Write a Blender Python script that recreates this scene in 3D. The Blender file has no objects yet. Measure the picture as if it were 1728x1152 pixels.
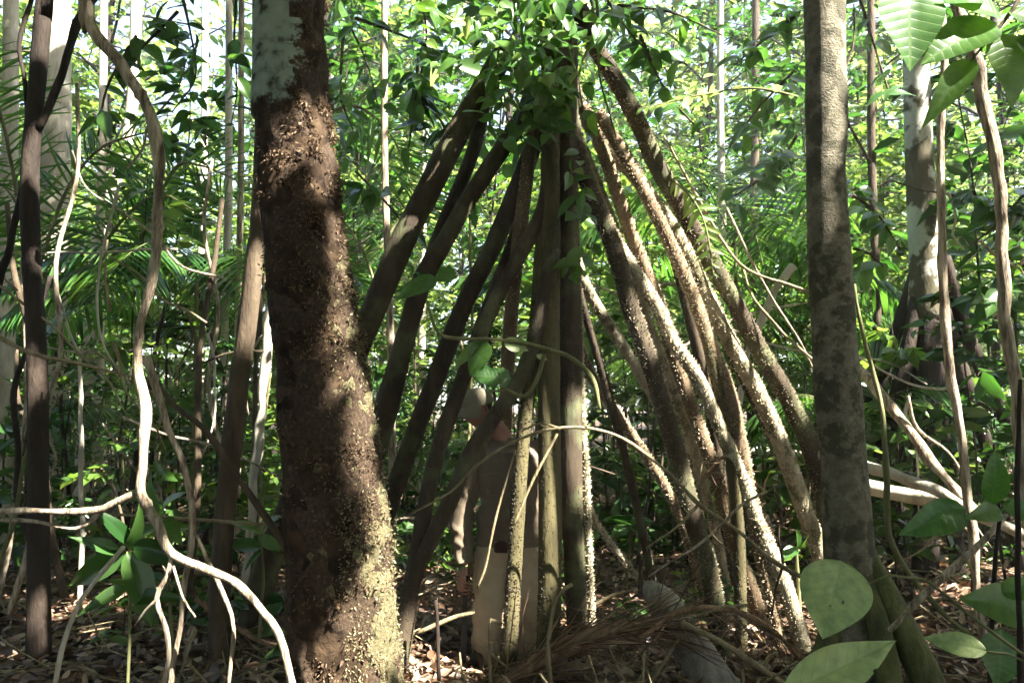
import bpy, math, random
import numpy as np
from mathutils import Vector, Matrix

random.seed(7)
RNG = np.random.default_rng(7)
S = bpy.context.scene
COL = S.collection

# ------------------------------------------------------------------ camera, sky, sun, exposure
F_PX, PITCH, CAMZ = 1250.0, math.radians(5.4), 1.5
cam_d = bpy.data.cameras.new('camera')
cam_d.sensor_width = 36.0
cam_d.lens = 36.0 * F_PX / 1728.0
cam_d.clip_start = 0.05
cam_d.clip_end = 2000
cam = bpy.data.objects.new('camera', cam_d)
COL.objects.link(cam)
cam.location = (0, 0, CAMZ)
cam.rotation_euler = (math.pi / 2 + PITCH, 0, 0)
S.camera = cam

SUN = Vector((0.53, -0.38, 0.76)).normalized()       # direction towards the sun
world = bpy.data.worlds.new('World')
S.world = world
world.use_nodes = True
wn = world.node_tree
sky = wn.nodes.new('ShaderNodeTexSky')
sky.sky_type = 'NISHITA'
sky.sun_disc = False
sky.sun_elevation = math.asin(SUN.z)
sky.sun_rotation = math.atan2(SUN.x, SUN.y)
sky.dust_density = 2.0
wn.links.new(sky.outputs[0], wn.nodes['Background'].inputs[0])
wn.nodes['Background'].inputs[1].default_value = 0.06
sun_d = bpy.data.lights.new('sun', 'SUN')
sun_d.energy = 5.0
sun_d.angle = math.radians(0.53)
sun_d.color = (1.0, 0.95, 0.85)
sun = bpy.data.objects.new('sun', sun_d)
COL.objects.link(sun)
sun.rotation_euler = SUN.to_track_quat('Z', 'Y').to_euler()

S.view_settings.view_transform = 'Standard'
S.view_settings.look = 'None'
S.view_settings.gamma = 1.0
S.view_settings.use_curve_mapping = False
S.view_settings.exposure = 3.55
S.render.engine = 'CYCLES'
S.cycles.max_bounces = 4
S.cycles.diffuse_bounces = 3
S.cycles.use_adaptive_sampling = True
S.cycles.adaptive_threshold = 0.03
S.cycles.glossy_bounces = 2
S.cycles.transmission_bounces = 4
S.cycles.caustics_reflective = False
S.cycles.caustics_refractive = False

# ------------------------------------------------------------------ helpers
CP, SP = math.cos(PITCH), math.sin(PITCH)
def P(px, py, Y):
    """the point of the place seen at a pixel of the photograph, Y metres in front of the camera"""
    u, v = (px - 864) / F_PX, -(py - 576) / F_PX
    dy, dz = CP - v * SP, SP + v * CP
    t = Y / dy
    return Vector((u * t, Y, CAMZ + dz * t))
def M_PER_PX(Y): return Y / F_PX

def ground_z(x, y):
    z = 0.05 * np.sin(0.9 * x + 0.4) * np.sin(0.7 * y + 1.1) + 0.03 * np.sin(2.3 * x + 1.7 * y) + 0.02 * np.sin(4.1 * x - 3.3 * y + 1)
    z = z + 0.012 * np.maximum(y - 8, 0)
    z = z - 0.10 * np.exp(-(((x + 0.08) / 0.55) ** 2 + ((y - 4.8) / 0.5) ** 2))
    return z

def make_mesh(name, V, F4=None, F3=None, smooth=True):
    V = np.asarray(V, dtype=np.float32).reshape(-1, 3)
    me = bpy.data.meshes.new(name)
    loops, starts, k = [], [], 0
    if F4 is not None and len(F4):
        F4 = np.asarray(F4, dtype=np.int32); loops.append(F4.ravel()); starts.append(np.arange(len(F4)) * 4); k = F4.size
    if F3 is not None and len(F3):
        F3 = np.asarray(F3, dtype=np.int32); loops.append(F3.ravel()); starts.append(k + np.arange(len(F3)) * 3)
    L = np.concatenate(loops).astype(np.int32); St = np.concatenate(starts).astype(np.int32)
    me.vertices.add(len(V)); me.vertices.foreach_set('co', V.ravel())
    me.loops.add(len(L)); me.loops.foreach_set('vertex_index', L)
    me.polygons.add(len(St)); me.polygons.foreach_set('loop_start', St)
    me.polygons.foreach_set('use_smooth', np.full(len(St), smooth))
    me.update(calc_edges=True)
    return me

class MB:
    def __init__(s): s.V, s.F4, s.F3, s.n = [], [], [], 0
    def add(s, V, F4=None, F3=None):
        V = np.asarray(V, dtype=np.float64).reshape(-1, 3)
        if F4 is not None and len(F4): s.F4.append(np.asarray(F4) + s.n)
        if F3 is not None and len(F3): s.F3.append(np.asarray(F3) + s.n)
        s.V.append(V); s.n += len(V); return s
    def mesh(s, name, m, smooth=True):
        me = make_mesh(name, np.concatenate(s.V), np.concatenate(s.F4) if s.F4 else None, np.concatenate(s.F3) if s.F3 else None, smooth)
        me.materials.append(m); return me
    def build(s, name, m, parent=None, smooth=True):
        return put(name, s.mesh(name, m, smooth), parent)

def put(name, me, parent=None):
    o = bpy.data.objects.new(name, me); COL.objects.link(o)
    if parent is not None:
        o.parent = parent
        r = parent
        while r.parent is not None: r = r.parent
        if parent.parent is None: o.location = -parent.location
    return o
def tag(o, label=None, cat=None, group=None, kind=None):
    if label: o['label'] = label
    if cat: o['category'] = cat
    if group: o['group'] = group
    if kind: o['kind'] = kind
    return o
def empty(name, loc, label=None, cat=None, group=None):
    o = bpy.data.objects.new(name, None); COL.objects.link(o)
    o.location = loc; o.empty_display_size = 0.1
    return tag(o, label, cat, group)

def spline(pts, rad, step):
    """Catmull-Rom through pts, resampled about every step metres"""
    p = np.array([tuple(q) for q in pts], float); r = np.array(rad, float)
    if len(p) == 2:
        n = max(2, int(np.linalg.norm(p[1] - p[0]) / step) + 1); t = np.linspace(0, 1, n)[:, None]
        return p[0] * (1 - t) + p[1] * t, (r[0] * (1 - t[:, 0]) + r[1] * t[:, 0])
    e = np.vstack([2 * p[0] - p[1], p, 2 * p[-1] - p[-2]])
    out, ro = [], []
    for i in range(len(p) - 1):
        a, b, c, d = e[i:i + 4]
        n = max(1, int(np.linalg.norm(c - b) / step))
        for t in np.arange(n) / n:
            out.append(0.5 * ((2 * b) + (c - a) * t + (2 * a - 5 * b + 4 * c - d) * t * t + (-a + 3 * b - 3 * c + d) * t ** 3))
            ro.append(r[i] * (1 - t) + r[i + 1] * t)
    out.append(p[-1]); ro.append(r[-1])
    return np.array(out), np.array(ro)

def frames(p):
    t = np.gradient(p, axis=0); t /= np.linalg.norm(t, axis=1)[:, None] + 1e-12
    n = np.zeros_like(t)
    a = np.array([0, 1.0, 0]) if abs(t[0][1]) < 0.9 else np.array([1.0, 0, 0])
    v = a - t[0] * a.dot(t[0]); v /= np.linalg.norm(v)
    for i in range(len(p)):
        v = v - t[i] * v.dot(t[i]); v /= np.linalg.norm(v) + 1e-12; n[i] = v
    return t, n, np.cross(t, n)

def fnoise(q, f, seed=0, octs=3):
    """cheap smooth noise of points q (N,3)"""
    r = np.random.default_rng(seed + 101); o = np.zeros(len(q)); amp = 1.0
    for k in range(octs):
        for j in range(3):
            w = r.normal(size=3); w = w / np.linalg.norm(w) * f * r.uniform(.7, 1.3)
            o += amp * np.sin(q @ w + r.uniform(0, 6.28) + 1.3 * np.sin(q @ (np.roll(w, 1) * .7) + r.uniform(0, 6.28)))
        amp *= .55; f *= 2.1
    return o / 4.5

def tube(mb, p, r, seg=8, rough=0.0, freq=9.0, seed=0, flat=None, cap=True):
    t, n, b = frames(p)
    a = np.linspace(0, 2 * math.pi, seg, endpoint=False)
    dirs = np.cos(a)[None, :, None] * n[:, None, :] + np.sin(a)[None, :, None] * b[:, None, :]
    rr = np.repeat(r[:, None], seg, 1)
    if rough:
        q = (p[:, None, :] + dirs * r[:, None, None]).reshape(-1, 3)
        rr = rr * (1 + rough * fnoise(q * np.array([1, 1, .45]), freq, seed).reshape(rr.shape))
    V = (p[:, None, :] + dirs * rr[:, :, None]).reshape(-1, 3)
    N = len(p)
    i = np.arange(N - 1)[:, None] * seg; j = np.arange(seg)[None, :]; j2 = (j + 1) % seg
    F = np.stack([i + j, i + j2, i + seg + j2, i + seg + j], -1).reshape(-1, 4)
    F3 = None
    if cap:
        V = np.vstack([V, p[0] - t[0] * r[0] * .3, p[-1] + t[-1] * r[-1] * .3])
        jj = np.arange(seg); jn = (jj + 1) % seg
        F3 = np.vstack([np.stack([jn, jj, np.full(seg, N * seg)], -1), np.stack([(N - 1) * seg + jj, (N - 1) * seg + jn, np.full(seg, N * seg + 1)], -1)])
    mb.add(V, F, F3)
    return V[:N * seg].reshape(N, seg, 3), dirs

def unit(v): return v / (np.linalg.norm(v, axis=-1, keepdims=True) + 1e-12)
def leaf_batch(mb, base, d, nrm, L, W, fold=.25, droop=.15):
    """N pointed leaves folded along the midrib: base (N,3), direction, normal, length, half width"""
    d = unit(d); s = unit(np.cross(d, nrm)); nn = np.cross(s, d)
    L = np.asarray(L)[:, None]; W = np.asarray(W)[:, None]
    f = fold * W
    v = [base, base + d * L * .28 - s * W * .85 + nn * f, base + d * L * .66 - s * W * .75 + nn * f - nn * droop * L * .35,
         base + d * L - nn * droop * L, base + d * L * .66 + s * W * .75 + nn * f - nn * droop * L * .35, base + d * L * .28 + s * W * .85 + nn * f]
    V = np.stack(v, 1).reshape(-1, 3)
    k = np.arange(len(base))[:, None] * 6
    mb.add(V, np.vstack([k + np.array([0, 1, 2, 3]), k + np.array([0, 3, 4, 5])]))

def strip_batch(mb, base, d, nrm, L, W, droop=.2):
    """N narrow strips bending away from their normal"""
    d = unit(d); s = unit(np.cross(d, nrm)); nn = np.cross(s, d); L = np.asarray(L)[:, None]; W = np.asarray(W)[:, None]
    v = []
    for t, w in ((0, .5), (.35, 1), (.7, .8), (1, .08)):
        c = base + d * L * t - nn * droop * L * t * t; v += [c - s * W * w, c + s * W * w]
    k = np.arange(len(base))[:, None] * 8
    mb.add(np.stack(v, 1).reshape(-1, 3), np.vstack([k + np.array([a, a + 2, a + 3, a + 1]) for a in (0, 2, 4)]))
def rnd_dirs(n, rng=RNG): return unit(rng.normal(size=(n, 3)))

# ------------------------------------------------------------------ materials
def new_mat(name):
    m = bpy.data.materials.new(name); m.use_nodes = True; m.node_tree.nodes.clear()
    return m, m.node_tree.nodes, m.node_tree.links
def ramp(nd, cols, pos=None):
    r = nd.new('ShaderNodeValToRGB'); e = r.color_ramp.elements
    pos = pos or [i / (len(cols) - 1) for i in range(len(cols))]
    while len(e) < len(cols): e.new(.5)
    for k, c in enumerate(cols): e[k].position = pos[k]; e[k].color = (*c, 1)
    return r
def leaf_mat(name, cols, tcols, trans=.42, rough=.36, veins=False, spec=.5):
    m, nd, lk = new_mat(name)
    g = nd.new('ShaderNodeNewGeometry'); oi = nd.new('ShaderNodeObjectInfo')
    ad = nd.new('ShaderNodeMath'); ad.operation = 'ADD'; fr = nd.new('ShaderNodeMath'); fr.operation = 'FRACT'
    lk.new(g.outputs['Random Per Island'], ad.inputs[0]); lk.new(oi.outputs['Random'], ad.inputs[1]); lk.new(ad.outputs[0], fr.inputs[0])
    r1, r2 = ramp(nd, cols), ramp(nd, tcols)
    lk.new(fr.outputs[0], r1.inputs[0]); lk.new(fr.outputs[0], r2.inputs[0])
    pb = nd.new('ShaderNodeBsdfPrincipled'); pb.inputs['Roughness'].default_value = rough; pb.inputs['Specular IOR Level'].default_value = spec
    tr = nd.new('ShaderNodeBsdfTranslucent'); mx = nd.new('ShaderNodeMixShader'); mx.inputs[0].default_value = trans
    out = nd.new('ShaderNodeOutputMaterial')
    c1, c2 = r1.outputs[0], r2.outputs[0]
    if veins:
        tc = nd.new('ShaderNodeTexCoord'); sx = nd.new('ShaderNodeSeparateXYZ'); lk.new(tc.outputs['Object'], sx.inputs[0])
        ax = nd.new('ShaderNodeMath'); ax.operation = 'ABSOLUTE'; lk.new(sx.outputs[0], ax.inputs[0])
        q = nd.new('ShaderNodeMath'); q.operation = 'MULTIPLY_ADD'; q.inputs[1].default_value = -.55; lk.new(ax.outputs[0], q.inputs[0]); lk.new(sx.outputs[1], q.inputs[2])
        w = nd.new('ShaderNodeMath'); w.operation = 'MULTIPLY'; w.inputs[1].default_value = 62; lk.new(q.outputs[0], w.inputs[0])
        sn = nd.new('ShaderNodeMath'); sn.operation = 'SINE'; lk.new(w.outputs[0], sn.inputs[0])
        pw = ramp(nd, [(0, 0, 0), (.25, .25, .25), (1, 1, 1)], [0, .93, 1.0])
        mr = nd.new('ShaderNodeMapRange'); mr.inputs[1].default_value = -1; lk.new(sn.outputs[0], mr.inputs[0]); lk.new(mr.outputs[0], pw.inputs[0])
        mid = nd.new('ShaderNodeMath'); mid.operation = 'LESS_THAN'; mid.inputs[1].default_value = .012; lk.new(ax.outputs[0], mid.inputs[0])
        mm = nd.new('ShaderNodeMath'); mm.operation = 'MAXIMUM'; lk.new(pw.outputs[0], mm.inputs[0]); lk.new(mid.outputs[0], mm.inputs[1])
        nz = nd.new('ShaderNodeTexNoise'); nz.inputs['Scale'].default_value = 7; nz.inputs['Detail'].default_value = 5; lk.new(tc.outputs['Object'], nz.inputs[0])
        sp = ramp(nd, [(.7, .72, .7), (1, 1, 1), (1.25, 1.15, 1.1), (1.5, .75, .4)], [.3, .5, .66, .72]); lk.new(nz.outputs[0], sp.inputs[0])
        for which in (0, 1):
            a = nd.new('ShaderNodeMix'); a.data_type = 'RGBA'; a.blend_type = 'MULTIPLY'; a.inputs[0].default_value = 1
            lk.new(c1 if which == 0 else c2, a.inputs[6]); lk.new(sp.outputs[0], a.inputs[7])
            b = nd.new('ShaderNodeMix'); b.data_type = 'RGBA'; b.inputs[7].default_value = (.16, .24, .07, 1) if which == 0 else (.12, .2, .03, 1)
            f = nd.new('ShaderNodeMath'); f.operation = 'MULTIPLY'; f.inputs[1].default_value = .3; lk.new(mm.outputs[0], f.inputs[0])
            lk.new(f.outputs[0], b.inputs[0]); lk.new(a.outputs[2], b.inputs[6])
            if which == 0: c1 = b.outputs[2]
            else: c2 = b.outputs[2]
        bp = nd.new('ShaderNodeBump'); bp.inputs['Strength'].default_value = .15; bp.inputs['Distance'].default_value = .006; bp.invert = True
        lk.new(mm.outputs[0], bp.inputs['Height']); lk.new(bp.outputs[0], pb.inputs['Normal'])
    lk.new(c1, pb.inputs['Base Color']); lk.new(c2, tr.inputs[0])
    lk.new(pb.outputs[0], mx.inputs[1]); lk.new(tr.outputs[0], mx.inputs[2]); lk.new(mx.outputs[0], out.inputs[0])
    return m
def bark_mat(name, cols, scale=6, stretch=.35, bump=.6, rough=.85, pos=None, patch=None, fine=None):
    """patch: (colours, noise scale, low, high) a second colouring in lichen-like blotches"""
    m, nd, lk = new_mat(name)
    tc = nd.new('ShaderNodeTexCoord'); mp = nd.new('ShaderNodeMapping'); mp.inputs['Scale'].default_value = (1, 1, stretch)
    lk.new(tc.outputs['Object'], mp.inputs[0])
    n1 = nd.new('ShaderNodeTexNoise'); n1.inputs['Scale'].default_value = scale; n1.inputs['Detail'].default_value = 8; n1.inputs['Roughness'].default_value = .68
    lk.new(mp.outputs[0], n1.inputs[0])
    r1 = ramp(nd, cols, pos or list(np.linspace(.3, .72, len(cols)))); lk.new(n1.outputs[0], r1.inputs[0])
    c = r1.outputs[0]
    if patch:
        n2 = nd.new('ShaderNodeTexNoise'); n2.inputs['Scale'].default_value = patch[1]; n2.inputs['Detail'].default_value = 6; n2.inputs['Roughness'].default_value = .6
        lk.new(tc.outputs['Object'], n2.inputs[0])
        pr = ramp(nd, [(0, 0, 0), (1, 1, 1)], [patch[2], patch[3]]); lk.new(n2.outputs[0], pr.inputs[0])
        r2 = ramp(nd, patch[0], list(np.linspace(.3, .7, len(patch[0])))); lk.new(n1.outputs[0], r2.inputs[0])
        mx = nd.new('ShaderNodeMix'); mx.data_type = 'RGBA'; lk.new(pr.outputs[0], mx.inputs[0]); lk.new(c, mx.inputs[6]); lk.new(r2.outputs[0], mx.inputs[7])
        c = mx.outputs[2]
    n3 = nd.new('ShaderNodeTexNoise'); n3.inputs['Scale'].default_value = fine or scale * 6; n3.inputs['Detail'].default_value = 6; lk.new(mp.outputs[0], n3.inputs[0])
    ad = nd.new('ShaderNodeMath'); ad.operation = 'MULTIPLY_ADD'; ad.inputs[1].default_value = .6; lk.new(n3.outputs[0], ad.inputs[0]); lk.new(n1.outputs[0], ad.inputs[2])
    bp = nd.new('ShaderNodeBump'); bp.inputs['Strength'].default_value = bump; bp.inputs['Distance'].default_value = .02; lk.new(ad.outputs[0], bp.inputs['Height'])
    pb = nd.new('ShaderNodeBsdfPrincipled'); pb.inputs['Roughness'].default_value = rough; pb.inputs['Specular IOR Level'].default_value = .25
    lk.new(c, pb.inputs['Base Color']); lk.new(bp.outputs[0], pb.inputs['Normal'])
    out = nd.new('ShaderNodeOutputMaterial'); lk.new(pb.outputs[0], out.inputs[0])
    return m

LEAF = leaf_mat('leaf_green', [(.024, .06, .012), (.043, .09, .017), (.07, .12, .022), (.042, .085, .024)],
                [(.1, .215, .024), (.18, .32, .036), (.29, .41, .055), (.17, .3, .045)], trans=.38, rough=.3)
LEAF_D = leaf_mat('leaf_dark', [(.013, .04, .01), (.026, .065, .014), (.042, .085, .02)], [(.03, .12, .012), (.07, .2, .02), (.11, .25, .03)], trans=.3, rough=.27)
LEAF_Y = leaf_mat('leaf_light', [(.05, .1, .018), (.08, .14, .025), (.12, .17, .035)], [(.22, .37, .06), (.34, .48, .09), (.45, .55, .15)], trans=.42, rough=.36)
LEAF_BIG = leaf_mat('leaf_veined', [(.026, .08, .017), (.04, .105, .022), (.065, .13, .027)], [(.07, .23, .015), (.13, .32, .025), (.22, .4, .035)], trans=.38, veins=True, rough=.3)
LEAF_PALE = leaf_mat('leaf_pale_veined', [(.29, .36, .15), (.33, .4, .17), (.28, .345, .13)], [(.12, .27, .04), (.15, .3, .05), (.12, .27, .03)], trans=.25, veins=True, rough=.42, spec=.4)
LEAF_PALM = leaf_mat('leaf_palm', [(.02, .065, .017), (.036, .095, .024), (.06, .12, .03)], [(.07, .21, .02), (.13, .3, .03), (.22, .38, .05)], rough=.25)
DEAD = leaf_mat('leaf_dead', [(.03, .016, .009), (.08, .042, .024), (.17, .095, .055), (.4, .29, .2), (.05, .026, .015)],
                [(.1, .04, .02), (.2, .09, .04), (.3, .16, .08), (.4, .25, .14), (.14, .06, .03)], trans=.15, rough=.42, spec=.5)
FIBRE = leaf_mat('frond_fibre', [(.04, .022, .013), (.09, .05, .03), (.16, .1, .06), (.28, .2, .13)], [(.08, .04, .02), (.14, .07, .03), (.2, .12, .06), (.3, .2, .1)], trans=.1, rough=.6, spec=.3)
MOSS = leaf_mat('moss_flakes', [(.025, .015, .009), (.06, .037, .022), (.11, .072, .043), (.19, .135, .085), (.04, .025, .015)], [(.06, .035, .02), (.12, .07, .04), (.2, .13, .07), (.26, .18, .1), (.08, .05, .03)], trans=.15, rough=.8, spec=.15)
MOSS_G = leaf_mat('moss_green', [(.1, .085, .042), (.17, .15, .08), (.27, .245, .15), (.14, .14, .065)], [(.1, .08, .03), (.22, .2, .08), (.32, .3, .13), (.2, .22, .06)], trans=.2, rough=.8, spec=.15)

B_MOSSY = bark_mat('bark_mossy', [(.018, .012, .008), (.045, .03, .018), (.085, .058, .034)], 9, .5, .9)
B_ROOT = bark_mat('root_dark', [(.018, .012, .008), (.042, .03, .018), (.08, .062, .037)], 7, .25, .5, patch=([(.05, .055, .028), (.1, .1, .05)], 3.2, .5, .62))
B_ROOTG = bark_mat('root_olive', [(.032, .027, .012), (.065, .055, .023), (.11, .092, .04)], 8, .3, .5)
B_ROOTT = bark_mat('root_tan_lightened', [(.12, .1, .06), (.28, .24, .165), (.44, .395, .295)], 11, .35, .7, patch=([(.05, .05, .026), (.13, .12, .065)], 7, .52, .6))  # tan lightened to put the sun on the lit roots into their bark colour
B_ROOTR = bark_mat('root_reddish', [(.075, .052, .03), (.145, .1, .06), (.23, .172, .105)], 7, .25, .5)
SPINE = bark_mat('root_spine', [(.25, .2, .12), (.5, .44, .32)], 30, 1, 0, .6)
SPINE_D = bark_mat('root_spine_dark', [(.012, .009, .006), (.05, .036, .02)], 30, 1, 0, .6)
B_PALE = bark_mat('bark_pale', [(.2, .17, .12), (.36, .32, .25), (.5, .46, .38)], 7, .3, .6)
B_LIANA = bark_mat('bark_liana', [(.07, .05, .034), (.26, .2, .14), (.42, .345, .25), (.52, .44, .33)], 34, .14, 1.0, pos=[.36, .47, .56, .68])
B_DARK = bark_mat('bark_dark', [(.01, .007, .005), (.024, .016, .011), (.045, .032, .022)], 9, .25, .9)
B_BROWN = bark_mat('bark_brown', [(.026, .018, .011), (.062, .044, .027), (.11, .082, .052)], 9, .25, .8)
B_RIGHT = bark_mat('bark_banded', [(.075, .066, .044), (.14, .122, .083), (.23, .205, .15)], 22, 1.1, .6, patch=([(.035, .033, .019), (.075, .067, .04)], 9, .48, .54), fine=110)
B_PATCH = bark_mat('bark_lichen', [(.05, .045, .025), (.1, .085, .05)], 6, .5, .5, patch=([(.3, .29, .25), (.5, .48, .43)], 2.4, .49, .54))
B_STEM = bark_mat('stem_green', [(.06, .07, .025), (.12, .12, .05), (.2, .18, .09)], 12, .2, .4)
B_TWIG = bark_mat('twig', [(.1, .075, .04), (.2, .16, .09), (.3, .25, .15)], 18, .2, .6)

# ------------------------------------------------------------------ ground
gx = np.concatenate([np.linspace(-150, -14, 24, endpoint=False), np.linspace(-14, 14, 200), np.linspace(14, 150, 25)[1:]])
gy = np.concatenate([np.linspace(-60, -2, 16, endpoint=False), np.linspace(-2, 24, 190), np.linspace(24, 260, 40)[1:]])
GX, GY = np.meshgrid(gx, gy)
GV = np.stack([GX, GY, ground_z(GX, GY)], -1).reshape(-1, 3)
ii = (np.arange(len(gy) - 1)[:, None] * len(gx) + np.arange(len(gx) - 1)[None, :]).ravel()
gm = bark_mat('forest_soil', [(.022, .014, .009), (.06, .036, .022), (.12, .075, .045)], 5, 1, 1.0, .95)
b = MB(); b.add(GV, np.stack([ii, ii + 1, ii + 1 + len(gx), ii + len(gx)], -1))
ground = b.build('ground', gm); tag(ground, 'dark brown forest soil under the leaf litter', kind='structure')

def litter(n, x0, x1, y0, y1, l0, l1, seed, power=1.6):
    r = np.random.default_rng(seed)
    y = y0 + (y1 - y0) * r.random(n) ** power
    x = r.uniform(-1, 1, n) * (y * .78 + .8)
    z = ground_z(x, y) + r.uniform(.004, .05, n)
    L = r.uniform(l0, l1, n)
    d = np.stack([r.normal(size=n), r.normal(size=n), r.normal(size=n) * .28], -1)
    nn = np.stack([r.normal(size=n) * .4, r.normal(size=n) * .4, np.ones(n)], -1)
    mb = MB(); leaf_batch(mb, np.stack([x, y, z], -1), d, nn, L, L * r.uniform(.14, .3, n), fold=.5, droop=r.uniform(-.3, .4, n)[:, None])
    return mb
lt = litter(46000, 0, 0, 2.6, 15, .04, .13, 3).build('leaf_litter', DEAD)
tag(lt, 'brown and tan fallen leaves covering the forest floor', 'leaf litter', kind='stuff')
mb = MB(); r = np.random.default_rng(5)
for k in range(900):
    y = 3.2 + 9 * r.random() ** 1.4; x = r.uniform(-1, 1) * y * .75; a = r.uniform(0, 6.28); L = r.uniform(.15, .7)
    z = float(ground_z(x, y)) + r.uniform(.01, .06)
    p = np.array([[x, y, z], [x + L * .5 * math.cos(a) + r.normal() * .02, y + L * .5 * math.sin(a), z + r.uniform(0, .05)], [x + L * math.cos(a), y + L * math.sin(a), z + r.uniform(-.02, .1) + (.3 * r.random() if k % 5 == 0 else 0)]])
    pp, rr = spline(p, [r.uniform(.003, .008)] * 3, .12); tube(mb, pp, rr, 5)
tw = mb.build('twig_litter', B_TWIG); tag(tw, 'thin dead twigs scattered over the leaf litter', 'twigs', kind='stuff')

# ------------------------------------------------------------------ sticks, lianas and stems given by their course
def course(pts, Y):
    Ys = Y if isinstance(Y, (list, tuple)) else [Y] * len(pts)
    if len(Ys) == 2 and len(pts) > 2:
        s = np.linspace(0, 1, len(pts)); Ys = [Ys[0] + (Ys[1] - Ys[0]) * t for t in s]
    return [P(a, c, yy) for (a, c), yy in zip(pts, Ys)], Ys
def to_ground(pl, depth=.06):
    """carry the last point on until it is in the soil"""
    a, c = pl[-2], pl[-1]
    if c.z > -.02:
        d = (c - a); d = d / max(-d.z, .15) if d.z < -.02 else Vector((0, 0, -1))
        g = float(ground_z(c.x, c.y)); k = c.z - g + depth
        pl.append(c + Vector((d.x * .7 * k, d.y * .7 * k, -k)))
    return pl
def limb(name, pts, w, Y, m, parent=None, seg=9, rough=.12, freq=22, step=.05, ground=False, top=None, knots=0, seed=0):
    pl, Ys = course(pts, Y)
    ww = list(w) if isinstance(w, (list, tuple)) else [w] * len(pts)
    if len(ww) == 2 and len(pts) > 2: ww = list(np.linspace(ww[0], ww[1], len(pts)))
    rad = [max(.0012, .5 * a * M_PER_PX(y)) for a, y in zip(ww, Ys)]
    if ground:
        n0 = len(pl); pl = to_ground(pl)
        if len(pl) > n0: rad.append(rad[-1] * 1.1)
    if top is not None:
        d = pl[0] - pl[1]; d = d / max(d.z, .3); k = top - pl[0].z
        pl.insert(0, pl[0] + Vector((d.x * .6 * k, d.y * .6 * k, k))); rad.insert(0, rad[0] * .85)
    p, r = spline(pl, rad, step)
    if rough >= .1 and r.mean() < .04:
        wob = np.stack([fnoise(p, 11, seed + a, 2) for a in (1, 2, 3)], -1); p = p + wob * (r * .7)[:, None]
        r = r * (1 + .24 * fnoise(p, 17, seed + 4, 2))
    if knots:
        rr = np.random.default_rng(seed + 9); kn = rr.random(len(r)) < knots
        r = r * (1 + .35 * kn)
    mb = MB(); tube(mb, p, r, seg, rough, freq, seed)
    if parent is None: parent_o = None
    o = mb.build(name, m, parent)
    return o, p, r

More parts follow.
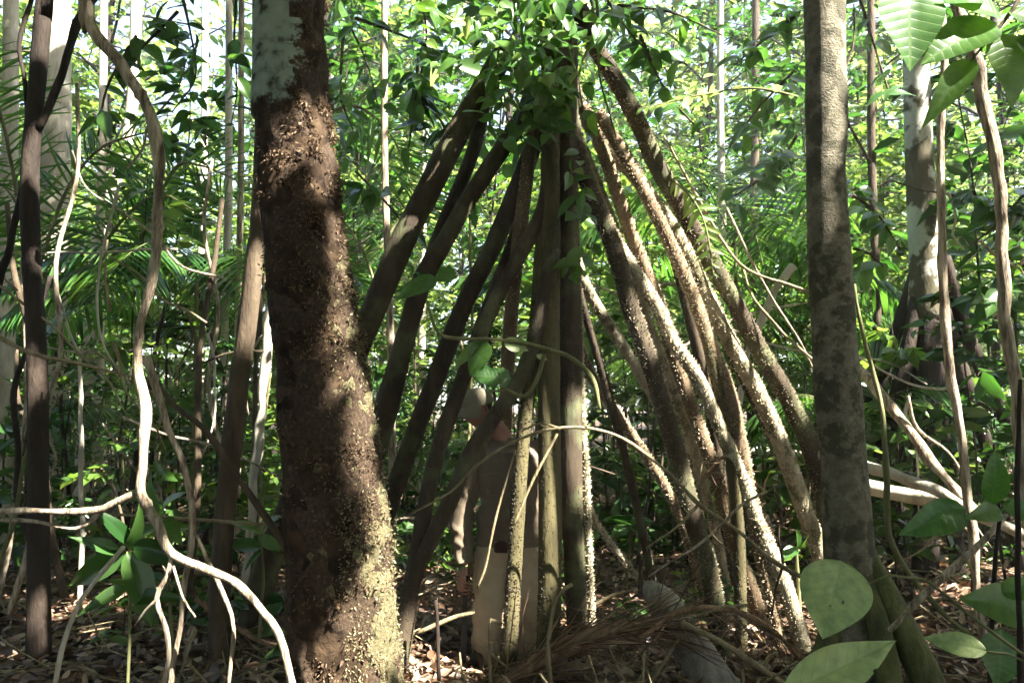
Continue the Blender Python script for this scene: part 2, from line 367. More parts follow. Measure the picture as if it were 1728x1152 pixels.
# the course of each stilt root: points on the photograph from the crown of roots down, width, foot distance, bark
AX_Y = 4.72
ROOTS = [
 ('R1', [(850,90),(816,150),(775,220),(736,295),(695,375),(653,469),(615,560),(560,690),(500,830),(450,960),(425,1050)], 58, 4.9, B_ROOT, 0),
 ('R2', [(832,110),(820,160),(800,250),(767,335),(732,420),(695,520),(655,650),(610,790),(560,930)], 32, 5.6, B_ROOT, 0),
 ('R3', [(905,140),(880,200),(795,330),(747,413),(714,470),(690,550),(662,660),(633,770),(600,900),(580,1000)], 44, 5.1, B_ROOT, 0),
 ('F', [(925,150),(911,210),(880,300),(832,415),(785,510),(737,635),(700,730),(667,822),(640,900),(625,960)], 42, 5.5, B_ROOT, 0),
 ('C', [(928,300),(910,368),(842,496),(790,615),(735,775),(704,930),(688,1040),(672,1140)], 34, 4.4, B_ROOT, 0),
 ('D', [(932,420),(915,525),(880,635),(838,697),(790,770),(762,840),(720,925),(688,1010),(672,1130)], 36, 4.36, B_ROOT, 0),
 ('I', [(905,150),(899,212),(886,323),(875,410),(866,490),(857,613),(848,800),(838,1010)], 30, 5.3, B_ROOTR, 0),
 ('H', [(925,330),(915,420),(900,600),(881,760),(869,940),(860,1105)], [26,26,25,25,26,27], 4.45, B_ROOTG, 1),
 ('G', [(932,120),(929,230),(928,480),(926,640),(928,800),(928,950),(925,1112)], [34,35,37,38,40,40,42], 4.42, B_ROOTG, 1),
 ('J', [(958,50),(957,280),(960,440),(963,608),(963,780),(970,960),(974,1065)], [40,40,42,42,40,36,36], 4.75, B_ROOT, 0),
 ('K', [(968,330),(975,480),(983,700),(990,820),(995,960),(1000,1062)], 14, 4.8, B_ROOTT, 1),
 ('L', [(958,360),(975,450),(1001,506),(1046,575),(1086,642),(1140,735),(1180,810)], [26,26,26,26,24,20,18], 6.3, B_ROOTT, 1),
 ('M', [(962,200),(982,283),(1012,360),(1040,430),(1062,511),(1089,590),(1111,660),(1138,750),(1168,870),(1196,960),(1206,1020)], 40, 4.85, B_ROOT, 1),
 ('N', [(975,240),(1002,330),(1041,410),(1107,515),(1136,575),(1184,650),(1235,765),(1256,810),(1275,873),(1308,946),(1340,1035)], 33, 5.0, B_ROOTT, 1),
 ('O', [(985,180),(1020,262),(1044,335),(1075,422),(1107,500),(1145,625),(1176,712),(1206,800),(1242,925),(1266,988)], 30, 5.4, B_ROOTR, 1),
 ('Q', [(955,80),(966,150),(995,210),(1037,262),(1080,308),(1148,408),(1192,497),(1236,584),(1278,660),(1316,745),(1354,849),(1386,940)], 37, 5.55, B_ROOTT, 1),
 ('S', [(975,10),(1004,78),(1044,144),(1080,214),(1109,280),(1150,352),(1190,425),(1236,504),(1284,594),(1333,678),(1374,770),(1402,900)], 42, 5.8, B_ROOT, 1),
 ('T', [(1010,190),(1080,310),(1135,420),(1170,500),(1198,580),(1229,664),(1254,780),(1264,850),(1282,930),(1306,1035)], [30,30,30,31,32,33,34,30,24,22], 5.02, B_ROOTR, 1),
 ('U', [(962,540),(992,622),(1034,688),(1079,752),(1134,842),(1164,920)], [22,24,25,24,22,20], 5.65, B_ROOTR, 1),
 ('V', [(968,760),(1000,868),(1030,915),(1089,995)], 15, 5.05, B_ROOTT, 1),
 ('W', [(1190,560),(1222,700),(1236,790),(1246,890),(1250,1045)], 24, 5.0, B_ROOTG, 1),
 ('Y1', [(985,250),(1025,350),(1068,470),(1118,610),(1165,740),(1196,850),(1215,930)], 20, 5.75, B_ROOTT, 1),
 ('Y2', [(1040,230),(1110,350),(1175,470),(1240,610),(1300,730),(1345,830),(1370,900)], 22, 6.1, B_ROOT, 1),
 ('Y3', [(960,420),(985,520),(1020,640),(1055,770),(1080,880),(1095,950)], 18, 5.4, B_ROOT, 0),
 ('Y4', [(890,330),(855,430),(805,560),(765,680),(735,790),(715,880)], 22, 6.2, B_ROOT, 0),
 ('X', [(1130,400),(1170,560),(1200,700),(1222,860),(1230,990)], 24, 5.9, B_ROOT, 0),
]
def spines(mb, p, r, per_m, h, rng, w=.0048):
    seglen = np.linalg.norm(np.diff(p, axis=0), axis=1); tot = seglen.sum(); n = int(tot * per_m)
    cum = np.concatenate([[0], np.cumsum(seglen)])
    s = rng.uniform(0, tot, n); i = np.clip(np.searchsorted(cum, s) - 1, 0, len(p) - 2); f = ((s - cum[i]) / (seglen[i] + 1e-9))[:, None]
    t, nn, bb = frames(p); a = rng.uniform(0, 6.283, n)[:, None]
    c = p[i] * (1 - f) + p[i + 1] * f; rad = (r[i] * .96)[:, None]
    d = nn[i] * np.cos(a) + bb[i] * np.sin(a); e = unit(np.cross(d, t[i])); g = t[i]
    base = c + d * rad; hh = (h * rng.uniform(.5, 1.3, n))[:, None]; ww = w * rng.uniform(.7, 1.3, n)[:, None]
    V = np.stack([base + e * ww, base + g * ww, base - e * ww, base - g * ww, base + d * hh - g * hh * .3], 1).reshape(-1, 3)
    k = np.arange(n)[:, None] * 5
    mb.add(V, None, np.vstack([k + np.array(q) for q in ([0, 1, 4], [1, 2, 4], [2, 3, 4], [3, 0, 4])]))

palm_loc = Vector((P(935, 500, AX_Y).x, AX_Y, 0))
palm = empty('walking_palm', palm_loc, 'tall palm on a cone of many thorny stilt roots, with the man standing inside', 'palm tree')
root_lines = {}
srng = np.random.default_rng(11)
for key, pts, w, yb, m, spiny in ROOTS:
    py0, py1 = -60.0, pts[-1][1]
    Ys = [AX_Y + (yb - AX_Y) * max(0, (q[1] - py0) / (py1 - py0)) ** 1.1 for q in pts]
    ww = list(w) if isinstance(w, list) else [w] * len(pts)
    for i in range(len(pts)):
        a_, c_ = pts[max(i - 1, 0)], pts[min(i + 1, len(pts) - 1)]
        ww[i] = ww[i] * (.12 + .88 * abs(c_[1] - a_[1]) / math.hypot(c_[0] - a_[0], c_[1] - a_[1])) * (.95 if key in 'GHJ' else .8)
    o, p, r = limb('stilt_root', pts, ww, Ys, m, palm, seg=16, rough=.09, freq=16, step=.03, ground=True, seed=len(root_lines))
    root_lines[key] = (p, r)
    mb = MB()
    if m is B_ROOTG: spines(mb, p, r, 1000, .007, srng, .0062)
    elif spiny: spines(mb, p, r, 900 if r.mean() > .04 else 620, .014, srng)
    else: spines(mb, p, r, 420, .007, srng)
    so = mb.build('spines', SPINE if m in (B_ROOTT, B_ROOTR) else SPINE_D if m is B_ROOTG else B_ROOTT if spiny else B_BROWN, o, smooth=False); tag(so, kind='stuff')
a0 = P(938, 120, AX_Y); a1 = P(940, -60, AX_Y)
pp, rr = spline([a0, a1, a1 + Vector((.02, .05, 3)), a1 + Vector((.0, .1, 6.5))], [.10, .13, .12, .10], .15)
mb = MB(); tube(mb, pp, rr, 20, .05, 8, 5); mb.build('trunk', B_BROWN, palm)
PALM_TOP = Vector(pp[-1])

# ------------------------------------------------------------------ the big mossy tree and the smooth tree
def trunk_from_edges(rows, Y, top, ground=True):
    pl = [P((a + c) / 2, y, Y) for y, a, c in rows]; rad = [.5 * (c - a) * M_PER_PX(Y) for y, a, c in rows]
    d = pl[0] - pl[1]; d = d / d.z
    pl.insert(0, pl[0] + d * .5 * (top - pl[0].z) + Vector((0, 0, .5 * (top - pl[0].z)))); rad.insert(0, rad[0] * .8); pl[0].z = top
    if ground:
        z = pl[-1].z; d = (pl[-1] - pl[-2]); d = d / -d.z
        k = z + .1; pl.append(pl[-1] + d * k); rad.append(rad[-1] * 1.25)
    return pl, rad
TM_Y = 3.4
pl, rad = trunk_from_edges([(0,425,550),(180,430,555),(400,445,578),(600,465,610),(800,480,638),(1000,490,657),(1152,496,668)], TM_Y, 9.0)
tm = empty('mossy_tree', (pl[-1].x, TM_Y, 0), 'thick tree trunk coated in brown flaky moss with a pale bare patch near the top', 'tree')
p, r = spline(pl, rad, .02)
mb = MB(); ringV, dirs = tube(mb, p, r, 150, .06, 26, 21)
# bark: dark under the moss, with a pale grey-green bare patch on one side high up
m, nd, lk = new_mat('bark_mossy_trunk')
tc = nd.new('ShaderNodeTexCoord'); sx = nd.new('ShaderNodeSeparateXYZ'); lk.new(tc.outputs['Object'], sx.inputs[0])
zc, xc = P(470, 190, TM_Y).z, P(516, 90, TM_Y).x
n1 = nd.new('ShaderNodeTexNoise'); n1.inputs['Scale'].default_value = 14; n1.inputs['Detail'].default_value = 7; lk.new(tc.outputs['Object'], n1.inputs[0])
n2 = nd.new('ShaderNodeTexNoise'); n2.inputs['Scale'].default_value = 8; n2.inputs['Detail'].default_value = 6; n2.inputs['Roughness'].default_value = .65; lk.new(tc.outputs['Object'], n2.inputs[0])
def math_n(op, a, bb, c=None):
    q = nd.new('ShaderNodeMath'); q.operation = op
    for k, v in enumerate((a, bb, c)):
        if v is None: continue
        if isinstance(v, (int, float)): q.inputs[k].default_value = v
        else: lk.new(v, q.inputs[k])
    return q.outputs[0]
nz = math_n('SUBTRACT', n2.outputs[0], .5)
nf = nd.new('ShaderNodeTexNoise'); nf.inputs['Scale'].default_value = 60; nf.inputs['Detail'].default_value = 4; lk.new(tc.outputs['Object'], nf.inputs[0])
nzf = math_n('MULTIPLY_ADD', math_n('SUBTRACT', nf.outputs[0], .5), .35, nz)
def soft(v, lo, hi):
    q_ = nd.new('ShaderNodeMapRange'); q_.interpolation_type = 'SMOOTHSTEP'; q_.inputs[1].default_value = lo; q_.inputs[2].default_value = hi; lk.new(v, q_.inputs[0]); return q_.outputs[0]
za = soft(math_n('MULTIPLY_ADD', nzf, .35, sx.outputs[2]), zc - .03, zc + .03)
xa = math_n('SUBTRACT', 1.0, soft(math_n('MULTIPLY_ADD', nzf, .3, sx.outputs[0]), xc - .02, xc + .02))
bare = math_n('MULTIPLY', za, xa)
rd = ramp(nd, [(.008, .005, .0035), (.028, .018, .011), (.07, .046, .028)], [.3, .5, .75]); lk.new(n1.outputs[0], rd.inputs[0])
rp = ramp(nd, [(.04, .04, .032), (.13, .155, .125), (.2, .245, .2), (.25, .29, .24)], [.34, .41, .5, .7]); lk.new(n1.outputs[0], rp.inputs[0])
mx = nd.new('ShaderNodeMix'); mx.data_type = 'RGBA'; lk.new(bare, mx.inputs[0]); lk.new(rd.outputs[0], mx.inputs[6]); lk.new(rp.outputs[0], mx.inputs[7])
pb = nd.new('ShaderNodeBsdfPrincipled'); pb.inputs['Roughness'].default_value = .95; pb.inputs['Specular IOR Level'].default_value = .08
lk.new(mx.outputs[2], pb.inputs['Base Color'])
bp = nd.new('ShaderNodeBump'); bp.inputs['Distance'].default_value = .02; lk.new(n1.outputs[0], bp.inputs['Height'])
lk.new(math_n('SUBTRACT', 1.0, math_n('MULTIPLY', bare, .75)), bp.inputs['Strength']); lk.new(bp.outputs[0], pb.inputs['Normal'])
out = nd.new('ShaderNodeOutputMaterial'); lk.new(pb.outputs[0], out.inputs[0])
mb.build('trunk', m, tm)
# moss: curled flakes hanging from the bark
def flakes(n, seed, region, lmin, lmax, wr, lift, puff=1.0):
    r_ = np.random.default_rng(seed); N, K = ringV.shape[:2]
    i = r_.integers(0, N, n * 3); j = r_.integers(0, K, n * 3)
    pos = ringV[i, j]; d = dirs[i, j]
    keep = region(pos, d, r_); pos, d = pos[keep][:n], d[keep][:n]; n = len(pos)
    cl_ = np.clip(fnoise(pos, 34, seed, 2) + .3 * fnoise(pos, 9, seed + 1), -.6, 1)
    pos = pos + r_.normal(size=(n, 3)) * .006 + d * (.014 * np.clip(cl_ + .3, 0, 1.3) * r_.random(n) * puff)[:, None]
    L = r_.uniform(lmin, lmax, n) * (.75 + .5 * r_.random(n) ** 3)
    down = r_.normal(size=(n, 3)) * .8 + np.array([0, 0, -.45]) + d * r_.uniform(.0, lift, n)[:, None]
    mb_ = MB(); leaf_batch(mb_, pos, down, d + r_.normal(size=(n, 3)) * .6, L, L * r_.uniform(wr * .4, wr, n), .6, r_.uniform(-.6, .5, n)[:, None])
    return mb_
zlo, zhi = P(0, 1200, TM_Y).z, 4.6
def reg_brown(q, d, r_):
    z = q[:, 2]; nzv = fnoise(q, 6, 4)
    on = (z > zlo - .2) & (z < zhi) & (d[:, 1] < .75) & (nzv > -.5 + .3 * (d[:, 0] < -.3)) & (fnoise(q, 30, 8, 2) > -.08)
    bare_ = (z > zc - .04 + .1 * nzv) & (q[:, 0] < xc + .04 * nzv)
    thin = r_.random(len(q)) < np.clip(.55 + .6 * d[:, 0], .12, 1)
    return on & ~bare_ & thin
def reg_green(q, d, r_):
    z = q[:, 2]; return (z > zlo - .2) & (z < P(0, 430, TM_Y).z) & (d[:, 0] > .25) & (d[:, 1] < .6) & (r_.random(len(q)) < .35 + .65 * (z < P(0, 820, TM_Y).z))
def moss_mat(region, seed, thick, m_):
    N_, K_ = ringV.shape[:2]; q = ringV.reshape(-1, 3); d = dirs.reshape(-1, 3)
    nz_ = fnoise(q, 20, seed, 3) + .5 * fnoise(q, 55, seed + 1, 2); w_ = region(q, d, nz_); on = w_ > -.35
    V_ = q + d * (np.clip(w_ * .05, -.006, thick) * (.75 + .5 * np.abs(fnoise(q, 110, seed + 2, 2))))[:, None]
    i_ = np.arange(N_ - 1)[:, None] * K_; j_ = np.arange(K_)[None, :]; jn = (j_ + 1) % K_
    F_ = np.stack([i_ + j_, i_ + jn, i_ + K_ + jn, i_ + K_ + j_], -1).reshape(-1, 4); F_ = F_[on[F_].all(1)]
    used = np.unique(F_); mp_ = np.zeros(len(q), int); mp_[used] = np.arange(len(used))
    mb_ = MB(); mb_.add(V_[used], mp_[F_]); return tag(mb_.build('moss_mat', m_, tm), kind='stuff')
z8, z4 = P(0, 820, TM_Y).z, P(0, 400, TM_Y).z
moss_mat(lambda q, d, nz_: nz_ - .05 + .25 * d[:, 0] - 9 * np.clip(np.minimum(q[:, 2] - zc + .08, xc + .04 - q[:, 0]), 0, 1), 61, .014, bark_mat('moss_mat_brown', [(.02, .013, .008), (.06, .038, .023), (.13, .088, .053)], 70, .8, 1.0, .95))
moss_mat(lambda q, d, nz_: nz_ - .75 + .9 * d[:, 0] + .25 * np.clip((z8 - q[:, 2]) * 3 + .5, 0, 1) - 4 * np.clip(q[:, 2] - z4, 0, 1), 62, .022, bark_mat('moss_mat_green', [(.06, .05, .024), (.15, .13, .066), (.26, .23, .13)], 80, .8, 1.0, .95))
mo = flakes(64000, 31, reg_brown, .009, .025, .3, .9, 2.4).build('moss', MOSS, tm); tag(mo, 'brown flaky moss', kind='stuff')
mo = flakes(46000, 32, reg_green, .007, .02, .28, 1.3, 3.4).build('moss', MOSS_G, tm); tag(mo, 'yellowish green moss along the sunlit edge', kind='stuff')

TR_Y = 3.6
pl, rad = trunk_from_edges([(0,1357,1425),(300,1362,1426),(600,1372,1447),(800,1388,1462),(1000,1396,1475),(1152,1400,1482)], TR_Y, 9.5)
tr_ = empty('smooth_tree', (pl[-1].x, TR_Y, 0), 'straight brown trunk with smooth blotched bark, mossy roots flaring at its foot', 'tree')
p, r = spline(pl, rad, .04); mb = MB(); tube(mb, p, r * (1 + .025 * np.sin(p[:, 2] * 9 + np.sin(p[:, 2] * 4))), 40, .03, 6, 23); mb.build('trunk', B_RIGHT, tr_)
B_GMOSS = bark_mat('bark_green_moss', [(.03, .03, .012), (.07, .075, .025), (.13, .13, .045)], 10, .5, 1.0)
for pts, w, yy in (([(1440,850),(1462,930),(1488,990),(1524,1062),(1568,1160)], [16, 30, 44, 48, 56], [3.62,3.58,3.52,3.48,3.45]), ([(1442,880),(1462,980),(1484,1060),(1502,1160)], [14, 28, 38, 44], [3.6,3.52,3.46,3.42]), ([(1432,900),(1412,1000),(1396,1080),(1380,1160)], [14, 24, 34, 42], [3.62,3.58,3.55,3.5])):
    limb('root_flare', pts, w, yy, B_GMOSS, tr_, seg=16, rough=.1, freq=12, ground=True)

# ------------------------------------------------------------------ left side lianas and trunks
LY = 3.0
ln = empty('pale_liana', P(492, 1160, LY), 'thick pale liana that kinks down the left side and forks above the ground', 'liana')
limb('stem', [(140,-40),(145,0),(155,50),(200,105),(240,160),(262,220),(268,300),(265,400),(255,480),(240,540),(232,620),(245,700),(241,780),(237,828),(265,880),(290,932),(350,960),(400,985),(440,1030),(475,1080),(492,1152)],
     [20,20,20,22,20,20,19,18,16,16,15,17,16,16,14,14,13,13,12,12,12], LY, B_LIANA, ln, 18, .24, 38, .02, ground=True, top=6, knots=.03, seed=3)
for pts, w, yy in (([(238,828),(190,850),(165,860),(100,862),(0,862),(-120,850)], [13,12,12,11,11,10], [3.0,3.0,3.0,3.0,3.0,3.0]),
                   ([(172,862),(130,890),(60,880),(0,875),(-100,860)], 7, 3.02),
                   ([(290,935),(283,970),(265,1010),(280,1060),(285,1110),(275,1160)], 8, 3.0),
                   ([(292,955),(310,1010),(330,1040)], [5, 3], 2.98), ([(266,1010),(245,1030),(228,1055)], [4, 2], 2.98)):
    limb('branch', pts, w, yy, B_LIANA, ln, 8, .12, 30, .03, seed=5)
def stick(name, label, cat, pts, w, Y, m, group=None, **kw):
    pl_, _ = course(pts, Y); base = min(pl_, key=lambda q: q.z)
    o, p_, r_ = limb(name, pts, w, Y, m, None, **kw)
    tag(o, label, cat, group); return o
stick('liana', 'thin brown liana with a splintered upper end hanging beside the pale liana', 'liana', [(245,600),(268,665),(285,720),(310,780),(320,850),(322,900),(312,980),(305,1060),(285,1160)], [14,13,10,10,10,10,9,9,9], 3.2, B_LIANA, ground=True, seed=8)
stick('liana', 'short pale liana arching down at the lower left corner beside dark leaves', 'liana', [(208,922),(180,955),(140,1010),(110,1080),(93,1160)], [6,8,8,8,8], 2.8, B_PALE, ground=True, seed=9)
stick('liana', 'thin forked liana hanging just before the mossy trunk', 'liana', [(330,900),(345,935),(375,1000),(395,1060),(385,1160)], [5,6,7,6,6], 3.1, B_LIANA, ground=True, seed=10)
stick('twig', 'thin bare twig reaching from the left edge to the pale liana', 'twig', [(-60,545),(0,570),(60,600),(130,612),(200,630),(230,637)], [9,8,7,6,5,5], 3.05, B_TWIG, seed=12)
stick('dead_branch', 'broken dark stick leaning against the mossy trunk', 'branch', [(248,625),(300,690),(345,725),(400,800),(440,860),(488,925)], [7,8,11,12,12,11], 3.35, B_BROWN, seed=13)
stick('dead_branch', 'thin horizontal stick behind the pale liana fork', 'branch', [(150,866),(280,872),(380,880),(470,886)], [5,6,6,5], 3.5, B_TWIG, seed=14)
dt = empty('dark_tree', P(65, 1150, 4.4), 'slim dark trunk with thin side limbs at the far left', 'tree')
limb('trunk', [(78,-40),(75,0),(62,150),(50,300),(54,450),(62,600),(65,800),(65,1000),(66,1150)], [28,28,28,29,30,31,33,35,38], 4.4, B_DARK, dt, 16, .08, 14, .06, ground=True, top=8, seed=16)
limb('limb', [(200,-60),(135,30),(95,150),(66,215)], 14, 4.4, B_DARK, dt, 9, .1, seed=17)
limb('limb', [(66,215),(40,300),(10,430),(-30,560)], 13, 4.45, B_DARK, dt, 9, .1, seed=18)
limb('limb', [(60,-30),(50,10),(32,75),(44,160),(52,250)], 7, 4.4, B_DARK, dt, 8, .1, seed=19)
stick('liana', 'dark mossy leaning stem just left of the mossy trunk', 'liana', [(440,300),(432,420),(418,540),(402,660),(385,820),(372,980),(368,1120)], [26,30,32,34,34,34,36], 4.6, B_BROWN, ground=True, top=6, seed=20, rough=.14)
stick('pale_sapling', 'pale sunlit bare stem between the leaning stem and mossy trunk', 'stem', [(458,500),(452,560),(444,650),(434,750),(425,860)], [15,18,18,16,14], 5.4, B_PALE, ground=True, seed=21)
stick('sapling_stem', 'thin pale sapling stem with white forked twigs at left', 'sapling', [(134,590),(136,680),(137,800),(138,900)], [6,7,8,8], 5.2, B_PALE, ground=True, seed=22)
for k, pts in enumerate(([(134,594),(100,590),(72,582)], [(134,594),(155,590),(172,565)], [(133,594),(118,560),(92,470)], [(136,594),(150,575),(158,555)])):
    pass
tri = empty('forked_twigs', P(134, 594, 5.2), 'white forked twigs spreading from the top of the thin pale stem', 'twigs')
for pts in ([(134,594),(100,590),(72,582)], [(134,594),(155,590),(172,565)], [(133,594),(118,560),(92,470)], [(136,594),(150,575),(158,555)]):
    limb('twig', pts, [5, 3, 2], 5.2, B_PALE, tri, 6)

rv = random.Random(19)
for k in range(34):
    left = k % 2 == 0; yy = rv.uniform(3.7, 6.5); x = rv.uniform(-20, 450) if left else rv.uniform(1100, 1728); y = rv.uniform(250, 850)
    a = rv.uniform(0, 6.28) if k % 3 else rv.choice([1.3, 1.8]); L_ = rv.uniform(120, 420); pts = []
    for i in range(6):
        pts.append((x, y)); x += L_ / 5 * math.cos(a); y += L_ / 5 * math.sin(a) * .9; a += rv.gauss(0, .32)
    if max(q[1] for q in pts) > 1100: continue
    lab = 'thin %s vine %s %s' % (rv.choice(['grey', 'brown', 'tan', 'crooked', 'wiry']), rv.choice(['tangled in the undergrowth', 'looping through the stems', 'slanting through the shade', 'hanging among the leaves']),
        ('left of the pale liana' if pts[2][0] < 235 else 'between pale liana and mossy trunk') if left else ('right of the smooth tree' if pts[2][0] > 1450 else 'behind the right stilt roots'))
    stick('thin_vine', lab, 'vine', pts, [5, 5, 4, 4, 3, 3], yy, rv.choice([B_TWIG, B_BROWN, B_PALE, B_LIANA]), 'thin vines tangled in the undergrowth', seed=500 + k, seg=6)
for k in range(40):
    yy = rv.uniform(6.2, 9.5); px = (rv.uniform(0, 430), rv.uniform(980, 1360), rv.uniform(1470, 1728), rv.uniform(620, 900))[k % 4]; g_ = 694 + CAMZ / yy * F_PX
    y0_ = g_ - rv.uniform(0, 40); L_ = rv.uniform(90, 330); a = rv.choice([-1, 1]) * rv.uniform(.2, 1.35) - 1.57; pts = [(px, y0_)]
    for i in range(4): pts.append((pts[-1][0] + L_ / 4 * math.cos(a) + rv.gauss(0, 5), pts[-1][1] + L_ / 4 * math.sin(a))); a += rv.gauss(0, .15)
    stick('dry_stick', 'thin %s dry stick %s %s' % (rv.choice(['grey', 'brown', 'tan']), rv.choice(['leaning', 'slanting', 'propped']), ('in the understorey between left edge and mossy trunk', 'behind the right stilt roots', 'behind the right lianas', 'behind the left stilt roots')[k % 4]), 'stick', pts, [6, 5, 5, 4, 3], yy, rv.choice([B_TWIG, B_BROWN, B_LIANA]), 'dry sticks leaning in the understorey', seed=700 + k, seg=6)
# far slim trunks one can tell apart: top x, bottom x, width, distance, bark, top y, bottom y, label
SLIM = [
 (98, 88, 46, 9.0, B_PALE, -60, 640, 'thick pale sunlit trunk behind the palm fronds at left'),
 (20, 10, 26, 8.0, B_PALE, -60, 640, 'pale trunk at the left edge behind the dark tree'),
 (232, 150, 20, 10.5, B_PALE, -60, 620, 'leaning pale trunk seen through the kink of the pale liana'),
 (176, 168, 14, 9.5, B_PALE, -60, 640, 'slim pale trunk right of the thick pale trunk'),
 (387, 378, 13, 8.0, B_PALE, -20, 800, 'slim white trunk left of the mossy trunk'),
 (408, 400, 11, 7.4, B_LIANA, -20, 820, 'thin tan trunk close beside the slim white trunk'),
 (649, 662, 12, 6.2, B_LIANA, -40, 780, 'thin tan sapling trunk between mossy trunk and stilt roots'),
 (346, 338, 12, 12.0, B_PALE, -60, 640, 'faint thin pale trunk among the far leaves at left'),
 (1216, 1224, 12, 11.0, B_PALE, -60, 640, 'slim pale trunk in the leaves above the right stilt roots'),
 (1276, 1268, 14, 12.5, B_BROWN, -60, 660, 'slim brown trunk in the leaves left of the smooth tree'),
 (720, 712, 13, 11.0, B_PALE, -60, 660, 'slim pale trunk seen between the left stilt roots'),
 (1470, 1482, 14, 9.0, B_BROWN, -60, 700, 'slim brown trunk just right of the smooth tree'),
]
for a, c, w, yy, m, t0, t1, lab in SLIM:
    mid = (a + c) / 2 + random.uniform(-5, 5)
    stick('slim_tree', lab, 'tree', [(a, t0), ((a * 2 + mid) / 3, t0 * .6 + t1 * .4), ((c * 2 + mid) / 3, t0 * .3 + t1 * .7), (c, t1)], [w * .9, w, w, w * 1.1], yy, m, seg=14, rough=.05, ground=True, top=9, step=.12, seed=int(a))

# ------------------------------------------------------------------ right side
p2 = empty('stilt_palm', P(1565, 800, 7.2), 'darker stilt-rooted tree with lichen-patched trunk behind the right lianas', 'palm tree')
limb('trunk', [(1538,-60),(1546,120),(1553,300),(1562,430),(1566,540)], [40,42,46,54,62], 7.2, B_PATCH, p2, 24, .05, 6, .08, top=10, seed=31)
for k, (pts, w) in enumerate((([(1574,470),(1610,590),(1650,720),(1680,800)], 34), ([(1590,430),(1630,560),(1690,690),(1740,790)], 30), ([(1556,470),(1530,600),(1490,760),(1470,830)], 32),
                  ([(1566,480),(1568,620),(1562,820)], 48), ([(1560,520),(1545,660),(1520,830)], 30), ([(1578,500),(1590,660),(1606,830)], 30), ([(1548,450),(1500,600),(1450,740)], 26))):
    limb('stilt_root', pts, w * .8, [7.2, 7.2 + [0, .5, -.2, -.3, .6, -.3, .7][k]], B_DARK, p2, 12, .08, 10, .08, ground=True, seed=40 + k)
stick('liana', 'straight tan liana hanging before the dark stilt-rooted tree', 'liana', [(1588,-40),(1590,120),(1585,300),(1590,450),(1600,580),(1605,650),(1625,750),(1637,850)], [13,13,13,14,15,16,15,14], 4.5, B_LIANA, ground=True, top=6, seed=51, rough=.2)
stick('liana', 'thicker tan liana sweeping down along the right edge', 'liana', [(1600,-60),(1632,60),(1665,180),(1685,300),(1690,420),(1700,520),(1710,620),(1722,760),(1735,900)], [20,20,20,20,20,20,20,19,18], 4.0, B_LIANA, ground=True, top=5, seed=52, rough=.16)
stick('liana', 'thin mossy yellowish liana curving just right of the smooth tree', 'liana', [(1440,480),(1458,570),(1486,680),(1495,800),(1500,900),(1530,960),(1590,1030),(1650,1080)], [6,7,8,9,9,9,8,7], 4.3, B_STEM, seed=53, rough=.3)
stick('fallen_pole', 'pale upper fallen pole lying behind the smooth tree at right', 'log', [(1380,762),(1450,785),(1540,812),(1650,862),(1790,925)], [20,20,19,18,18], [5.6,4.4], B_PALE, seg=14, seed=54)
stick('fallen_pole', 'thicker pale fallen pole just under the upper one at right', 'log', [(1380,800),(1450,818),(1540,838),(1600,848),(1680,880)], [26,26,25,24,22], [6.0,5.0], B_PALE, seg=14, seed=55)
stick('fallen_pole', 'grey pole slanting down from the smooth tree to the fallen poles', 'log', [(1440,615),(1470,645),(1530,720),(1590,800),(1660,872)], [16,16,16,17,17], [5.4,4.7], B_LIANA, seg=12, seed=56)
stick('fallen_pole', 'white horizontal pole seen between the right stilt roots', 'log', [(1120,742),(1200,750),(1300,762),(1350,768)], 15, 7.4, B_PALE, seg=12, seed=57)
stick('dead_branch', 'straight dry stick crossing the lower right foreground', 'branch', [(1700,868),(1640,930),(1580,985),(1500,1062)], [10,12,12,10], 2.7, B_LIANA, seed=58)
stick('dark_sapling', 'dark thin upright stem at the right edge', 'stem', [(1722,640),(1716,800),(1720,950),(1722,1100)], [6,8,9,9], 2.3, B_DARK, ground=True, seed=59)
stick('dead_branch', 'forked grey branch leaning behind the rightmost stilt roots', 'branch', [(1335,450),(1300,500),(1270,580),(1255,640)], [16,14,12,10], 6.3, B_PALE, ground=True, seed=60)
stick('liana', 'thin wiry vine looping beside the rightmost stilt root', 'liana', [(1120,230),(1170,320),(1215,400),(1260,455),(1330,480),(1385,500)], [4,5,5,5,5,6], 5.0, B_TWIG, seed=61)
stick('liana', 'thin wiry vine drooping between stilt roots and smooth tree', 'liana', [(1255,455),(1270,500),(1320,560),(1378,610)], [4,5,5,5], 5.05, B_TWIG, seed=62)

# ------------------------------------------------------------------ sticks and twigs in the middle
def twig_thing(name, label, cat, main, w, Y, m, sides=()):
    pl_, _ = course(main, Y)
    e = empty(name, pl_[0], label, cat)
    limb('stem', main, w, Y, m, e, 7, .15, 40, .03)
    for q in sides: limb('side_twig', q[0], q[1], q[2] if len(q) > 2 else Y, m, e, 6, .1, 40, .03)
    return e
twig_thing('arching_branch', 'long thin arching branch crossing in front of the stilt roots', 'branch',
    [(690,868),(760,830),(800,790),(850,755),(905,730),(960,722),(1010,725),(1060,745),(1120,790),(1180,850),(1250,900),(1310,950),(1392,990)],
    [3,4,5,4,6,5,6,6,6,7,7,8,8], 4.05, B_TWIG, (([(945,725),(912,714),(880,727)], [6,4,3]), ([(940,733),(905,800),(868,885)], [5,5,5]), ([(870,760),(838,870),(820,950),(805,992)], [3,5,6,4]), ([(1180,850),(1140,890),(1090,925)], [5,4,3])))
